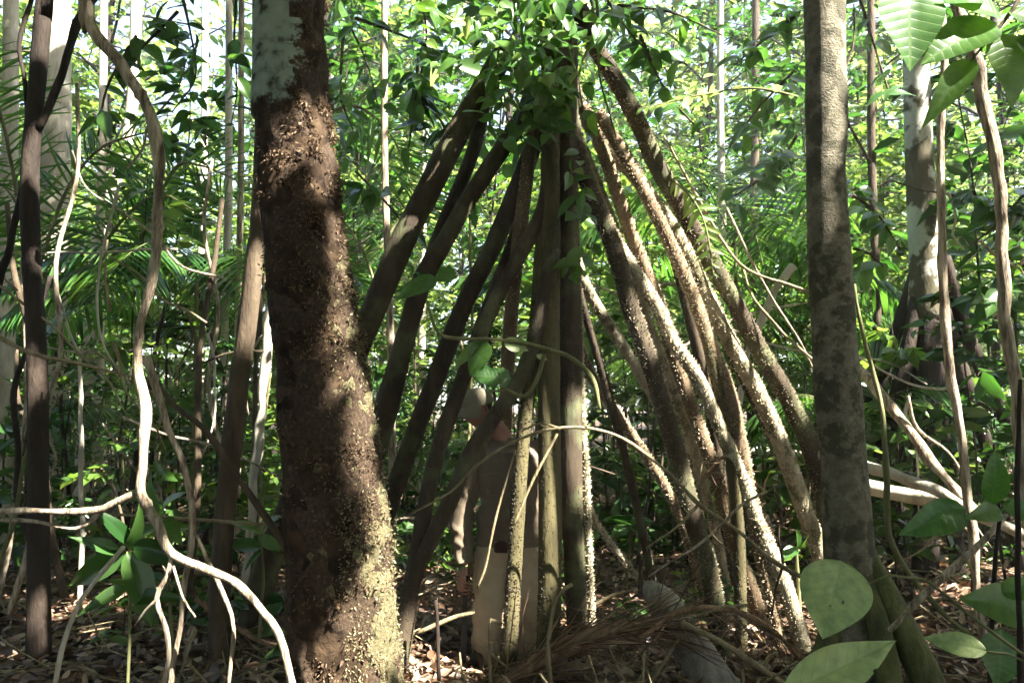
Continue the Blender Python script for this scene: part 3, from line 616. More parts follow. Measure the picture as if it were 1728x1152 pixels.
leafy = twig_thing('leafy_branch', 'bent twig with ragged green leaves just above the man\'s cap', 'branch',
    [(722,520),(740,560),(770,570),(830,572),(880,578),(930,590),(965,605),(1000,640),(1012,690)], [5,6,7,6,7,7,8,8,7], 4.0, B_STEM, (([(918,598),(905,640),(885,668),(852,655)], [8,8,8,6]),))
st = empty('dead_stump', P(1200, 1152, 4.25), 'grey broken tree stump leaning in the dead palm fronds', 'stump')
limb('stump', [(1092,985),(1120,1020),(1160,1080),(1215,1165)], [30,58,64,70], [4.45,4.2], bark_mat('stump_grey', [(.08,.07,.055),(.2,.18,.145),(.32,.29,.24)], 8, .6, .9), st, 18, .14, 10, .03, ground=True, seed=70)
for k in range(6):
    x0 = 1080 + k * 7; limb('splinter', [(x0, 1000 + k * 5), (x0 + random.uniform(-8, 10), 970 - k * 4), (x0 + random.uniform(-14, 18), 925 + k * 9)], [8, 5, 2], 4.42, B_BROWN, st, 5)
# dead palm fronds on the ground
def dead_frond(label, pts, w, Y, n, ll, seed, hang=.5):
    pl_, Ys = course(pts, Y)
    e = empty('dead_palm_frond', pl_[len(pl_) // 2], label, 'palm frond')
    o, p_, r_ = limb('midrib', pts, w, Y, bark_mat('frond_rib_%d' % seed, [(.09,.05,.028),(.2,.12,.07),(.34,.23,.14)], 20, .1, .8), e, 9, .15, 30, .03)
    rg = np.random.default_rng(seed); i = rg.integers(0, len(p_) - 1, n); t, a, bq = frames(p_)
    side = np.where(rg.random(n) < .5, 1, -1)[:, None]
    d = t[i] * rg.uniform(.5, 1.4, n)[:, None] * np.where(rg.random(n) < .8, 1, -1)[:, None] + bq[i] * side * .25 + rg.normal(size=(n, 3)) * np.array([.3, .3, .12]) + np.array([0, -.05, -hang])
    mb_ = MB(); L = rg.uniform(.5, 1, n) * ll; strip_batch(mb_, p_[i], d, rg.normal(size=(n, 3)), L, L * .005 + .0015, rg.uniform(-.2, .5, n)[:, None])
    lf = mb_.build('leaflets', FIBRE, e); tag(lf, 'dry brown hanging leaflets', kind='stuff'); return e
dead_frond('dry brown palm frond arching over the dark hollow at bottom centre', [(840,1150),(900,1120),(950,1095),(1020,1070),(1080,1058),(1140,1052)], [16,26,30,26,20,12], 4.2, 330, .6, 81, .06)
dead_frond('withered palm frond drooping at the foot of the right stilt roots', [(1080,1075),(1150,1030),(1230,1030),(1300,1060),(1350,1110)], [7,10,10,9,7], 4.1, 150, .3, 82, .9)
dead_frond('withered brown frond hanging among the right stilt roots', [(1190,800),(1225,770),(1260,800),(1290,880)], [5,6,6,5], 5.2, 110, .38, 83, .8)
dead_frond('dry palm frond lying at the left of the man', [(690,1100),(740,1060),(780,1010),(800,930)], [8,9,8,5], 5.3, 120, .4, 84, .4)
dead_frond('dark rotting frond lying in the lower left shade', [(330,1010),(400,1060),(470,1090),(540,1100)], [7,8,8,5], 4.6, 120, .35, 86, .3)
for k, (pts, w, yy, lab) in enumerate((
  ([(735,1012),(738,1070),(741,1160)], 7, 4.2, 'thin dark stick standing at the left of the machete'),
  ([(846,1052),(828,1045),(826,1100),(828,1165)], 6, 4.15, 'thin hooked stick standing before the man\'s shin'),
  ([(640,1095),(720,1060),(800,1030)], 7, 4.6, 'pale stick slanting behind the machete'),
  ([(930,1160),(925,1090),(940,1010),(965,985)], 7, 4.0, 'thin grey strip of bark curling up before the central root'),
  ([(985,1030),(1050,1000),(1130,1000),(1200,1030)], 6, 4.9, 'thin bent stick lying before the fallen debris'),
  ([(1090,1160),(1180,1040),(1260,1020)], 6, 4.1, 'thin stick crossing the withered frond'),
  ([(1150,1050),(1230,1090),(1330,1160)], 9, 4.0, 'brown stick slanting to the bottom beside the big round leaf'),
  ([(560,1105),(600,1090),(690,1075)], 8, 5.2, 'pale stick lying behind the mossy trunk foot'),
  )):
    stick('stick', lab, 'stick', pts, w, yy, B_TWIG if k != 0 else B_DARK, seed=90 + k)

# ------------------------------------------------------------------ single leaves
def leaf_mesh(name, m, width=.3, tip=2.2, curl=.2, fold=.25, wave=.02, seed=0, blunt=False, ragged=0, holes=0):
    rg = np.random.default_rng(seed); nu, nv = (7, 13) if not holes else (33, 67)
    V = []
    for j in range(nv):
        t = j / (nv - 1)
        w = width * (math.sin(math.pi * t ** (.75 if not blunt else .85)) ** (.8 if not blunt else .62)) * (1 - (.35 if not blunt else .12) * t ** tip)
        if j == 0 or j == nv - 1: w = .006
        for i in range(nu):
            s = (i / (nu - 1)) * 2 - 1
            rg_ = 1 - ragged * rg.random() * (abs(s) > .9)
            V.append((s * w * rg_, t, fold * abs(s) * w - curl * t * t + wave * math.sin(7 * t + 2 * s + seed) * abs(s)))
    q = np.array([[j * nu + i, j * nu + i + 1, (j + 1) * nu + i + 1, (j + 1) * nu + i] for j in range(nv - 1) for i in range(nu - 1)])
    if holes:
        c_ = np.array(V)[q].mean(1); gone = np.zeros(len(q), bool)
        for k in range(holes):
            h_ = c_[rg.integers(0, len(c_))]; gone |= ((c_[:, 0] - h_[0]) ** 2 + ((c_[:, 1] - h_[1]) * .8) ** 2) < rg.uniform(.005, .017) ** 2
        q = q[~gone]
    me = make_mesh(name, V, q); me.materials.append(m); return me
LM = {'a': [leaf_mesh('leaf', LEAF_BIG, .26, 2.2, .12 + .1 * k, .25, .02, k) for k in range(3)],
      'd': [leaf_mesh('leaf', LEAF_D, .24, 2.2, .15 + .12 * k, .3, .02, 10 + k) for k in range(3)],
      'y': [leaf_mesh('leaf', LEAF_Y, .25, 2.2, .12 + .1 * k, .3, .02, 20 + k) for k in range(2)],
      'p': [leaf_mesh('leaf', LEAF_PALE, .47, 1.6, .1, .12, .03, 30, False, 0, 3), leaf_mesh('leaf', LEAF_PALE, .25, 3, .12, .2, .025, 33, False, 0, 4)],
      'n': [leaf_mesh('leaflet', LEAF_Y, .11, 2.2, .1, .3, .01, 40)], 'f': [leaf_mesh('leaflet', LEAF_PALM, .07, 2.2, .25, .3, .01, 41)],
      'r': [leaf_mesh('leaf', LEAF_BIG, .34, 2, .2, .2, .05, 50, True, .5)]}
def leaf_at(parent, kind, base, d, nrm, L, wscale=1.0, name='leaf'):
    me = random.choice(LM[kind]); d = Vector(d).normalized(); nrm = Vector(nrm)
    s = d.cross(nrm).normalized(); n = s.cross(d)
    o = bpy.data.objects.new(name, me); COL.objects.link(o); o.parent = parent
    M = Matrix(((s.x * L * wscale, d.x * L, n.x * L, base[0]), (s.y * L * wscale, d.y * L, n.y * L, base[1]), (s.z * L * wscale, d.z * L, n.z * L, base[2]), (0, 0, 0, 1)))
    o.matrix_basis = Matrix.Translation(-parent.location) @ M
    return o
def leaf_px(parent, kind, a, c, Ya, Yc, wscale=1.0, roll=(0, -1, .5)):
    A, B = P(*a, Ya), P(*c, Yc); return leaf_at(parent, kind, A, B - A, Vector(roll), (B - A).length, wscale)

for a, c, kind, ws in (((738,470),(668,500),'a',1), ((735,472),(770,462),'a',1.1), ((728,478),(700,455),'d',1), ((822,576),(790,628),'a',1.3), ((815,575),(762,618),'y',.7),
                       ((862,640),(800,628),'r',1.2), ((850,576),(893,590),'p',.7), ((735,560),(715,566),'p',.8), ((905,600),(925,606),'p',1)):
    leaf_px(leafy, kind, a, c, 4.0, 4.0 + random.uniform(-.06, .04), ws)

# climber on the crown of the stilt roots
cl = empty('climbing_vine', P(900, 150, 4.5), 'leafy green climber wrapping the crown of the stilt roots', 'vine')
for k in range(9):
    x = 840 + 20 * k; limb('stem', [(x, -60), (x + random.uniform(-25, 25), 40), (x + random.uniform(-40, 40), 130), (x + random.uniform(-40, 40), 230)], [6, 5, 4, 3], 4.45 + random.uniform(-.1, .1), B_STEM, cl, 6)
rl = random.Random(3)
spots = []
for k in range(250):
    t = rl.random(); x = 915 + rl.gauss(0, 1) * (62 - 20 * t); y = -20 + 262 * t ** 1.1; spots.append((x, y, 4.42 + rl.uniform(-.22, .12)))
for k in range(70): spots.append((rl.uniform(700, 900), rl.uniform(-20, 90) + rl.random() * 40, 4.4 + rl.uniform(-.3, .3)))
for k in range(22): spots.append((rl.uniform(955, 990), rl.uniform(240, 470), 4.5 + rl.uniform(-.05, .08)))
for x, y, yy in spots:
    L = rl.uniform(.085, .19); d = Vector((rl.gauss(0, .7), rl.gauss(-.35, .4), rl.uniform(-1.1, .1)))
    leaf_at(cl, 'a' if rl.random() < .75 else 'd' if rl.random() < .35 else 'y', P(x, y, yy), d, Vector((rl.gauss(0, .5), -.7 + rl.gauss(0, .4), .8)), L, rl.uniform(.9, 1.25))

def overhang(label, twigs, Y, kind, n, L, seed, spread=28, droop=-.5):
    rg = random.Random(seed); pl_, _ = course(twigs[0], Y); e = empty('overhanging_branch', pl_[0], label, 'branch')
    for tw_ in twigs: limb('twig', tw_, [6, 4, 3, 2][:len(tw_)] if len(tw_) <= 4 else 4, Y, B_BROWN, e, 6)
    for k in range(n):
        tw_ = rg.choice(twigs); i = rg.randrange(len(tw_) - 1); f = rg.random()
        x = tw_[i][0] * (1 - f) + tw_[i + 1][0] * f; y = tw_[i][1] * (1 - f) + tw_[i + 1][1] * f
        leaf_at(e, kind if rg.random() < .8 else 'a', P(x + rg.gauss(0, spread * .35), y + rg.gauss(0, spread * .35), Y + rg.uniform(-.15, .15)),
                Vector((rg.gauss(0, 1), rg.gauss(-.1, .5), droop + rg.gauss(0, .4))), Vector((rg.gauss(0, .5), -.6, .8)), L * rg.uniform(.7, 1.25), rg.uniform(.95, 1.3))
    return e
overhang('dark leafy twigs hanging above the pale liana at upper left', [[(300,-40),(320,50),(330,130),(290,190)],[(400,-30),(395,60),(400,150),(390,210)],[(300,20),(250,70),(200,120)],[(230,60),(180,150),(165,230)]], 4.2, 'd', 62, .15, 5)
overhang('round-leaved green twig right of the upper mossy trunk', [[(560,-40),(590,40),(620,110),(640,190)],[(600,30),(680,60),(740,90)],[(580,60),(575,160),(600,230)],[(700,-40),(720,60),(700,170)]], 5.0, 'a', 80, .17, 6)
overhang('drooping long-leaved twig left of the first stilt roots', [[(705,90),(700,170),(690,250)],[(690,150),(740,200),(760,240)],[(600,290),(650,340),(700,400)]], 5.4, 'd', 40, .22, 7)
overhang('sunlit green spray above the right stilt roots', [[(1000,-40),(1050,40),(1100,90),(1160,110)],[(1040,10),(1130,20),(1220,60)],[(1080,60),(1120,150),(1180,220)]], 5.6, 'a', 90, .17, 8)
overhang('broad leaves spreading left of the smooth tree top', [[(1350,20),(1300,60),(1240,110)],[(1340,120),(1290,170),(1230,250)],[(1345,230),(1300,290),(1240,330)]], 6.0, 'a', 80, .19, 9)
overhang('leafy spray between smooth tree and lichen trunk', [[(1440,-30),(1470,60),(1500,160)],[(1440,330),(1480,360),(1520,420)],[(1440,420),(1470,430),(1490,450)]], 5.4, 'a', 46, .16, 10)
overhang('glossy broad leaves beside the thick right liana', [[(1728,330),(1680,380),(1630,420)],[(1740,420),(1700,470),(1640,500)],[(1640,320),(1660,340),(1720,350)]], 5.0, 'd', 54, .17, 11)

def pinnate(label, pts, w, Y, kind, n, L, up=(0, -.3, 1), stemm=B_STEM, droop=-.15, wsc=1.0):
    pl_, Ys = course(pts, Y); e = empty('pinnate_frond', pl_[0], label, 'frond')
    o, p_, r_ = limb('rachis', pts, w, Y, stemm, e, 6, step=.02)
    for k in range(n):
        for s in (-1, 1):
            i = int((k + .5 + .3 * (s > 0)) / n * (len(p_) - 1)); t = unit(p_[min(i + 1, len(p_) - 1)] - p_[max(i - 1, 0)])
            side = Vector(np.cross(t, np.array(up))).normalized() * s
            if random.random() < .12: continue
            ll = random.uniform(.7, 1.15) * L * (.55 + .6 * math.sin(math.pi * min(1, (k + 1) / n) ** .8)) * random.uniform(.9, 1.1)
            leaf_at(e, kind, p_[i], side + Vector(t) * random.uniform(.2, .7) + Vector((random.gauss(0, .12), random.gauss(0, .2), droop + random.gauss(0, .18))), Vector(up) + Vector((random.gauss(0, .3), 0, random.gauss(0, .4))), ll, wsc, 'leaflet')
    return e
pinnate('bright sunlit compound frond above the rightmost stilt root', [(1345,165),(1280,150),(1210,155),(1140,170),(1075,185)], [5,4,3], 4.9, 'n', 12, .2, wsc=1.6) if False else None
pinnate('bright sunlit compound frond above the rightmost stilt root', [(1345,165),(1280,150),(1210,155),(1140,170),(1075,185)], [5,4,4,3,2], 4.7, 'n', 13, .17, wsc=1.7)
pinnate('pale green fern frond hanging over the rightmost stilt roots', [(1130,300),(1165,330),(1190,380),(1205,470)], [4,4,3,2], 4.9, 'n', 14, .13, up=(-.2, -1, .3), wsc=1.3)
pinnate('dark feathery palm frond seen above the left stilt roots', [(640,420),(700,330),(740,240),(790,180)], [6,5,4,3], 6.6, 'f', 34, .42, up=(0, -1, .2), wsc=.42)
for k, (pts, lab) in enumerate((
   ([(30,330),(10,230),(-20,130),(-60,40)], 'feathery palm frond at the left edge before the pale trunk'),
   ([(60,470),(110,330),(170,250),(260,220)], 'arching palm frond crossing the thick pale trunk'),
   ([(100,520),(60,420),(20,330),(-30,290)], 'lower palm frond at the left edge behind the dark tree'),
   ([(120,520),(200,380),(270,330),(350,370)], 'palm frond arching behind the pale liana'),
   ([(230,420),(290,290),(340,280),(410,310)], 'drooping palm frond between pale liana and mossy trunk'),
   ([(520,200),(600,180),(660,230),(700,330)], 'fine palm frond in the light right of the mossy trunk'),
   ([(610,560),(630,480),(600,400),(560,350)], 'palm frond tucked behind the mossy trunk'))):
    pinnate(lab, pts, [7,6,4,3], 6.2 + .25 * k, 'f', 40, .5, up=(.1, -1, .25), wsc=.42)

# foreground right plant
fr_ = empty('broad_leaved_seedling', P(1728, 1110, 1.9), 'young plant with big pale waxy leaves in the lower right foreground', 'plant')
limb('stem', [(1440,995),(1500,970),(1560,978),(1640,1040),(1728,1105),(1790,1150)], [3,4,5,5,6,7], 1.9, B_STEM, fr_, 8)
leaf_px(fr_, 'p', (1420,946), (1392,1078), 1.88, 1.84, 1.05).data = LM['p'][0]
leaf_px(fr_, 'p', (1322,1172), (1524,1076), 1.8, 1.85, .66).data = LM['p'][1]
leaf_px(fr_, 'p', (1665,1098), (1560,1072), 1.95, 2.0, .9).data = LM['p'][1]
limb('petiole', [(1420,950),(1432,980),(1442,996)], [4,4,3], 1.9, B_STEM, fr_, 6); limb('petiole', [(1665,1098),(1700,1102),(1760,1130)], [4,4,5], 1.95, B_STEM, fr_, 6); limb('petiole', [(1322,1172),(1290,1200),(1300,1260)], [5,5,5], 1.8, B_STEM, fr_, 6)
fr2 = empty('green_seedling', P(1690, 900, 2.4), 'green-leaved seedling by the right edge above the dry stick', 'plant')
limb('stem', [(1690,860),(1680,940),(1672,1050),(1668,1165)], [6,7,8,8], 2.5, B_DARK, fr2, 7, ground=True)
for a, c, ws in (((1630,858),(1530,893),1.0), ((1672,850),(1690,765),1.1), ((1690,850),(1775,880),1), ((1690,862),(1640,868),1), ((1735,1030),(1640,1005),1.3), ((1690,1060),(1690,1165),1.5), ((1690,1000),(1760,980),1.2)):
    leaf_px(fr2, 'a', a, c, 2.45, 2.4, ws)
tp = empty('overhanging_branch', P(1690, 40, 2.0), 'out-of-focus broad backlit leaves hanging into the top right corner', 'branch')
limb('twig', [(1760,-60),(1690,40),(1640,100),(1600,160)], [7,6,4,3], 2.0, B_BROWN, tp, 7)
for a, c, ws in (((1530,-30),(1545,108),1.35), ((1680,40),(1568,82),1.1), ((1640,100),(1575,185),.7), ((1688,55),(1728,165),1.2), ((1700,20),(1790,40),1.2), ((1690,30),(1620,-20),1.2), ((1660,0),(1560,-20),1), ((1720,60),(1790,120),1.2)):
    leaf_px(tp, 'a', a, c, 2.0, 1.95, ws)
# lower left herbs
for lab, base, yy, lv, kind in (
   ('large dark-leaved seedling in the lower left shade', (215,1160), 3.3, [((215,930),(262,1055),1.2), ((215,930),(90,1000),1), ((225,920),(330,950),1), ((215,925),(250,870),1), ((205,935),(120,900),.9), ((215,990),(130,1030),1), ((220,1010),(300,1000),1), ((220,920),(160,850),.9)], 'd'),
   ('small green-leaved seedling beside the pale liana fork', (290,1100), 3.4, [((270,870),(290,820),1.2), ((270,880),(300,905),1.3), ((265,890),(210,905),1), ((268,870),(240,800),1), ((272,900),(330,880),1)], 'a'),
   ('low green seedling between the leaning stem and mossy trunk', (440,1040), 4.6, [((440,900),(400,870),1), ((440,905),(480,930),1), ((440,900),(470,860),1), ((440,930),(410,960),1), ((440,925),(380,910),1)], 'a'),
   ('small leafy seedling on the litter right of the central roots', (1060,950), 6.4, [((1060,880),(1020,872),1.2), ((1060,880),(1100,870),1.2), ((1060,885),(1085,905),1.2), ((1060,885),(1030,905),1.2)], 'a'),
   ('bright little seedling by the rightmost stilt root foot', (1345,930), 5.0, [((1345,925),(1320,935),1.2), ((1345,925),(1372,905),1.2), ((1345,925),(1350,895),1)], 'a')):
    e = empty('seedling', P(base[0], base[1], yy), lab, 'plant')
    top = lv[0][0]; limb('stem', [top, ((top[0] + base[0]) / 2 + 4, (top[1] + base[1]) / 2), base], [4, 5, 6], yy, B_STEM, e, 6, ground=True)
    for a, c, ws in lv: leaf_px(e, kind, a, c, yy, yy - random.uniform(0, .15), ws * (.68 if kind == 'd' else .9), (random.gauss(0, .5), -.6, random.uniform(.2, 1)))

# ------------------------------------------------------------------ undergrowth: kinds of plants, then copies of them
def treelet(seed, h, crown, nb, nl, L, lo=.3, m=LEAF, wr=.23, stem_r=.014, droop=.2):
    rg = np.random.default_rng(seed)
    n = 7; z = np.linspace(0, h, n); p = np.stack([np.cumsum(rg.normal(size=n) * .03 * h / 3), np.cumsum(rg.normal(size=n) * .03 * h / 3), z - .1], -1)
    p, r = spline(p, np.linspace(stem_r, stem_r * .3, n), .2)
    ms, ml = MB(), MB(); tube(ms, p, r, 6)
    for k in range(nb):
        f = lo + (1 - lo) * (k + rg.random()) / nb; i = min(int(f * (len(p) - 1)), len(p) - 1); a = k * 2.4 + rg.normal() * .4
        bl = crown * (1.15 - .55 * abs(2 * (f - lo) / (1 - lo) - .8)) * rg.uniform(.6, 1.15)
        dirv = np.array([math.cos(a), math.sin(a), rg.uniform(.1, .7)])
        t = np.linspace(0, 1, 6)[:, None]
        bp_ = p[i] + dirv * bl * t + np.array([0, 0, -droop * bl]) * t * t + rg.normal(size=(6, 3)) * .02 * bl
        q, rr = spline(bp_, np.linspace(stem_r * .35, .0015, 6), .15); tube(ms, q, rr, 4, cap=False)
        m_ = max(2, int(nl * rg.uniform(.7, 1.3))); s = np.sort(rg.uniform(.15, 1, m_)); idx = np.clip((s * (len(q) - 1)).astype(int), 0, len(q) - 1)
        base = q[idx] + rg.normal(size=(m_, 3)) * .05 * bl
        side = np.where(np.arange(m_) % 2, 1, -1)[:, None] * np.array([-math.sin(a), math.cos(a), 0])
        d = side * .8 + dirv * rg.uniform(.2, 1, m_)[:, None] + rg.normal(size=(m_, 3)) * .35 + np.array([0, 0, -.35])
        nn = np.array([0, 0, 1]) + rg.normal(size=(m_, 3)) * .45; LL = L * rg.uniform(.6, 1.3, m_)
        leaf_batch(ml, base, d, nn, LL, LL * wr * rg.uniform(.8, 1.2, m_), .25, .18)
    return ms.mesh('stem', B_DARK if seed % 3 else B_BROWN), ml.mesh('foliage', m)
def palmlet(seed, h, nf, fl, nl, m=LEAF_PALM):
    rg = np.random.default_rng(seed); ms, ml = MB(), MB()
    p, r = spline([(0, 0, -.1), (.02, .01, h * .5), (.0, .03, h)], [.022, .02, .018], .2); tube(ms, p, r, 8)
    for k in range(nf):
        a = k * 2.4 + rg.normal() * .3; up = rg.uniform(.35, 1.2); t = np.linspace(0, 1, 9)[:, None]
        dv = np.array([math.cos(a), math.sin(a), 0])
        q = np.array([0, 0, h]) + dv * fl * t * .9 + np.array([0, 0, 1]) * fl * (up * t - (.55 + .5 * up) * t * t)
        q, rr = spline(q, np.linspace(.007, .002, 9), .05); tube(ms, q, rr, 4, cap=False)
        tt = np.gradient(q, axis=0); s = np.linspace(.15, .99, nl); idx = (s * (len(q) - 1)).astype(int)
        for sg in (-1, 1):
            sd = np.array([-math.sin(a), math.cos(a), 0]) * sg
            d = sd + unit(tt[idx]) * .5 + np.array([0, 0, -.25]) + rg.normal(size=(nl, 3)) * .06
            LL = fl * .36 * (np.sin(math.pi * (.12 + .83 * s)) ** .7) * rg.uniform(.9, 1.1, nl)
            strip_batch(ml, q[idx], d, np.tile([0, 0, 1.0], (nl, 1)), LL, np.full(nl, .012 * fl / 1.2), .3)
    return ms.mesh('stem', B_STEM), ml.mesh('foliage', m)

KINDS = {
 'broad': [treelet(100 + k, h, .75, 12, 12, .2, .3, LEAF if k % 2 else LEAF_D, .26) for k, h in enumerate((1.6, 2.4, 3.2, 4.2))],
 'small': [treelet(120 + k, h, .7, 22, 22, .1, .2, (LEAF, LEAF_D, LEAF_Y)[k], .24) for k, h in enumerate((1.5, 2.6, 3.6))],
 'tall': [treelet(140 + k, h, 1.3, 30, 30, .15, .35, (LEAF, LEAF_Y, LEAF_D)[k], .24, .02) for k, h in enumerate((5.5, 6.8, 8.0))],
 'wide': [treelet(150 + k, h, 1.2, 22, 13, .27, .4, (LEAF, LEAF_D)[k], .27, .02) for k, h in enumerate((4.6, 6.2))],
 'palm': [palmlet(160 + k, h, 10, fl, 34) for k, (h, fl) in enumerate(((.7, 1.4), (1.7, 1.6), (2.8, 1.8)))],
 'big': [treelet(180 + k, h, 2.6, 52, 54, .18, .22, (LEAF, LEAF_D, LEAF_Y)[k], .25, .07) for k, h in enumerate((9.0, 11.0, 13.0))],
 'herb': [treelet(200 + k, .5, .3, 9, 4, .16, .1, LEAF if k else LEAF_D, .27, .006) for k in range(2)],
}
WORDS = {
 'broad': ('broad_leaved_sapling', 'broad-leaved sapling', 'sapling', 'broad-leaved saplings of the understorey'),
 'small': ('small_leaved_shrub', 'small-leaved shrub', 'shrub', 'small-leaved shrubs of the understorey'),
 'tall': ('understorey_tree', 'thin tall leafy tree', 'tree', 'thin understorey trees'),
 'wide': ('large_leaved_tree', 'slender tree with large leaves', 'tree', 'large-leaved understorey trees'),
 'palm': ('understorey_palm', 'small feathery palm', 'palm', 'small understorey palms'),
 'big': ('forest_tree', 'leafy forest tree', 'tree', 'far forest trees'),
 'herb': ('leafy_herb', 'low herb in the litter', 'herb', 'low herbs on the litter'),
}
def plant(kind, x, y, rz, sc=1.0, var=None):
    st_, fo = random.choice(KINDS[kind]) if var is None else KINDS[kind][var]
    nm, lab, cat, grp = WORDS[kind]
    px = 864 + x / y * F_PX
    tone = {'leaf_green': 'mid green', 'leaf_dark': 'dark green', 'leaf_light': 'light green', 'leaf_palm': ''}[fo.materials[0].name]
    lab = ('%s %s %s' % (('shorter' if sc < 1 else 'taller') if kind != 'palm' else '', tone, lab)).replace('  ', ' ').strip() + ' ' + where(px, y)
    e = empty(nm, (x, y, float(ground_z(x, y))), lab, cat, grp); e.rotation_euler = (0, 0, rz); e.scale = (sc, sc, sc)
    for n_, me in (('stem', st_), ('foliage', fo)):
        o = bpy.data.objects.new(n_, me); COL.objects.link(o); o.parent = e
        if n_ == 'foliage': o['kind'] = 'stuff'
    return e
def where(px, y):
    w_ = ('beyond the left edge' if px < 0 else 'left of the pale liana' if px < 235 else 'between pale liana and mossy trunk' if px < 430 else 'behind the mossy trunk' if px < 640 else
          'behind the left stilt roots' if px < 900 else 'behind the central stilt roots' if px < 1050 else 'behind the right stilt roots' if px < 1350 else 'behind the smooth tree' if px < 1490 else 'by the lichen trunk' if px < 1640 else 'at the right edge')
    return w_ + (', near' if y < 9.5 else ', halfway back' if y < 15 else ', far back')
rp_ = random.Random(42)
def scatter(kind, n, y0, y1, power=1.0, sc=(.8, 1.2), spread=.74, avoid=None, mind=.5):
    done = []; tries = 0
    while len(done) < n and tries < n * 40:
        tries += 1
        y = y0 + (y1 - y0) * rp_.random() ** power; x = rp_.uniform(-1, 1) * (y * spread + .5)
        if avoid and avoid(x, y): continue
        if any((x - a) ** 2 + (y - c) ** 2 < mind ** 2 for a, c in done): continue
        done.append((x, y)); plant(kind, x, y, rp_.uniform(0, 6.28), rp_.uniform(*sc))
near_palm = lambda x, y: (abs(x - .6) < 2.2 and y < 7.0)
scatter('herb', 46, 4.6, 9, 1.0, (.6, 1.2), avoid=lambda x, y: (-1.0 < x < .7 and y < 6.2), mind=.3)
for kind, px, yy, sc in (('broad', 1500, 6.2, .8), ('broad', 1610, 5.9, .9), ('small', 1680, 6.3, .9), ('palm', 1440, 7.0, .8), ('broad', 300, 6.0, .8), ('small', 380, 6.6, .9), ('broad', 200, 6.4, .9), ('palm', 330, 7.2, 1.0), ('broad', 20, 5.8, .8), ('small', 120, 6.6, .9), ('broad', 1740, 5.6, 1.0)):
    plant(kind, (px - 864) / F_PX * yy, yy, rp_.uniform(0, 6.28), sc)
scatter('broad', 46, 6.6, 15, 1.0, (.8, 1.15), avoid=near_palm)
scatter('small', 44, 6.8, 16, 1.0, (.8, 1.25), avoid=near_palm)
scatter('wide', 18, 7.2, 14, 1.0, (.85, 1.15), avoid=near_palm, mind=.8)
scatter('palm', 13, 7.2, 15, 1.0, (.8, 1.2), avoid=near_palm)
scatter('tall', 66, 8.5, 22, 1.0, (.85, 1.15), avoid=near_palm, mind=.9)
scatter('big', 70, 14, 48, 1.0, (.9, 1.7), mind=1.8)
scatter('herb', 44, 6.0, 12, 1.0, (1.1, 2.4), mind=.3)
scatter('small', 16, 7.2, 11, 1.0, (.45, .75), mind=.4)
scatter('broad', 30, 15, 26, 1.0, (1.0, 1.5))
scatter('small', 40, 16, 34, 1.0, (1.2, 2.0))

# thin bare stems in the shaded understorey
LAB_STEM = 'thin bare sapling stem standing in the shaded understorey'
stem_vars = []
for k in range(6):
    rg = np.random.default_rng(300 + k); n = 7
    q = np.stack([np.cumsum(rg.normal(size=n) * .07), np.cumsum(rg.normal(size=n) * .07), np.linspace(-.1, 4.5, n)], -1)
    q[:, :2] -= q[0, :2]; q, rr = spline(q, np.linspace(.02, .012, n) * (1 if k % 2 else 1.5), .12)
    mb = MB(); tube(mb, q, rr, 7, .15, 12, k); stem_vars.append(mb.mesh('sapling_stem', (B_DARK, B_BROWN, B_DARK, B_LIANA, B_BROWN, B_STEM)[k]))
for k in range(84):
    left = k < 50
    y = rp_.uniform(5.2, 13); px = rp_.uniform(-40, 470) if left else rp_.uniform(1000, 1760) if k < 72 else rp_.uniform(560, 1000)
    if not left: y = rp_.uniform(7, 13)
    x = (px - 864) / F_PX * y * 1.02
    o = bpy.data.objects.new('sapling_stem', rp_.choice(stem_vars)); COL.objects.link(o)
    o.location = (x, y, float(ground_z(x, y))); o.rotation_euler = (rp_.gauss(0, .06), rp_.gauss(0, .06), rp_.uniform(0, 6.28)); s = rp_.uniform(.7, 1.15); o.scale = (s, s, s * rp_.uniform(.4, .75))
    tag(o, 'thin bare sapling stem ' + where(px, y), 'sapling', 'thin bare stems of the understorey')

# ------------------------------------------------------------------ crown of the walking palm and the unseen canopy shaped to shade the place
st_, fo = palmlet(401, .3, 12, 3.2, 60)
for n_, me in (('crown_shaft', st_), ('crown', fo)):
    o = put(n_, me, palm); o.location = PALM_TOP - palm_loc
    if n_ == 'crown': o['kind'] = 'stuff'

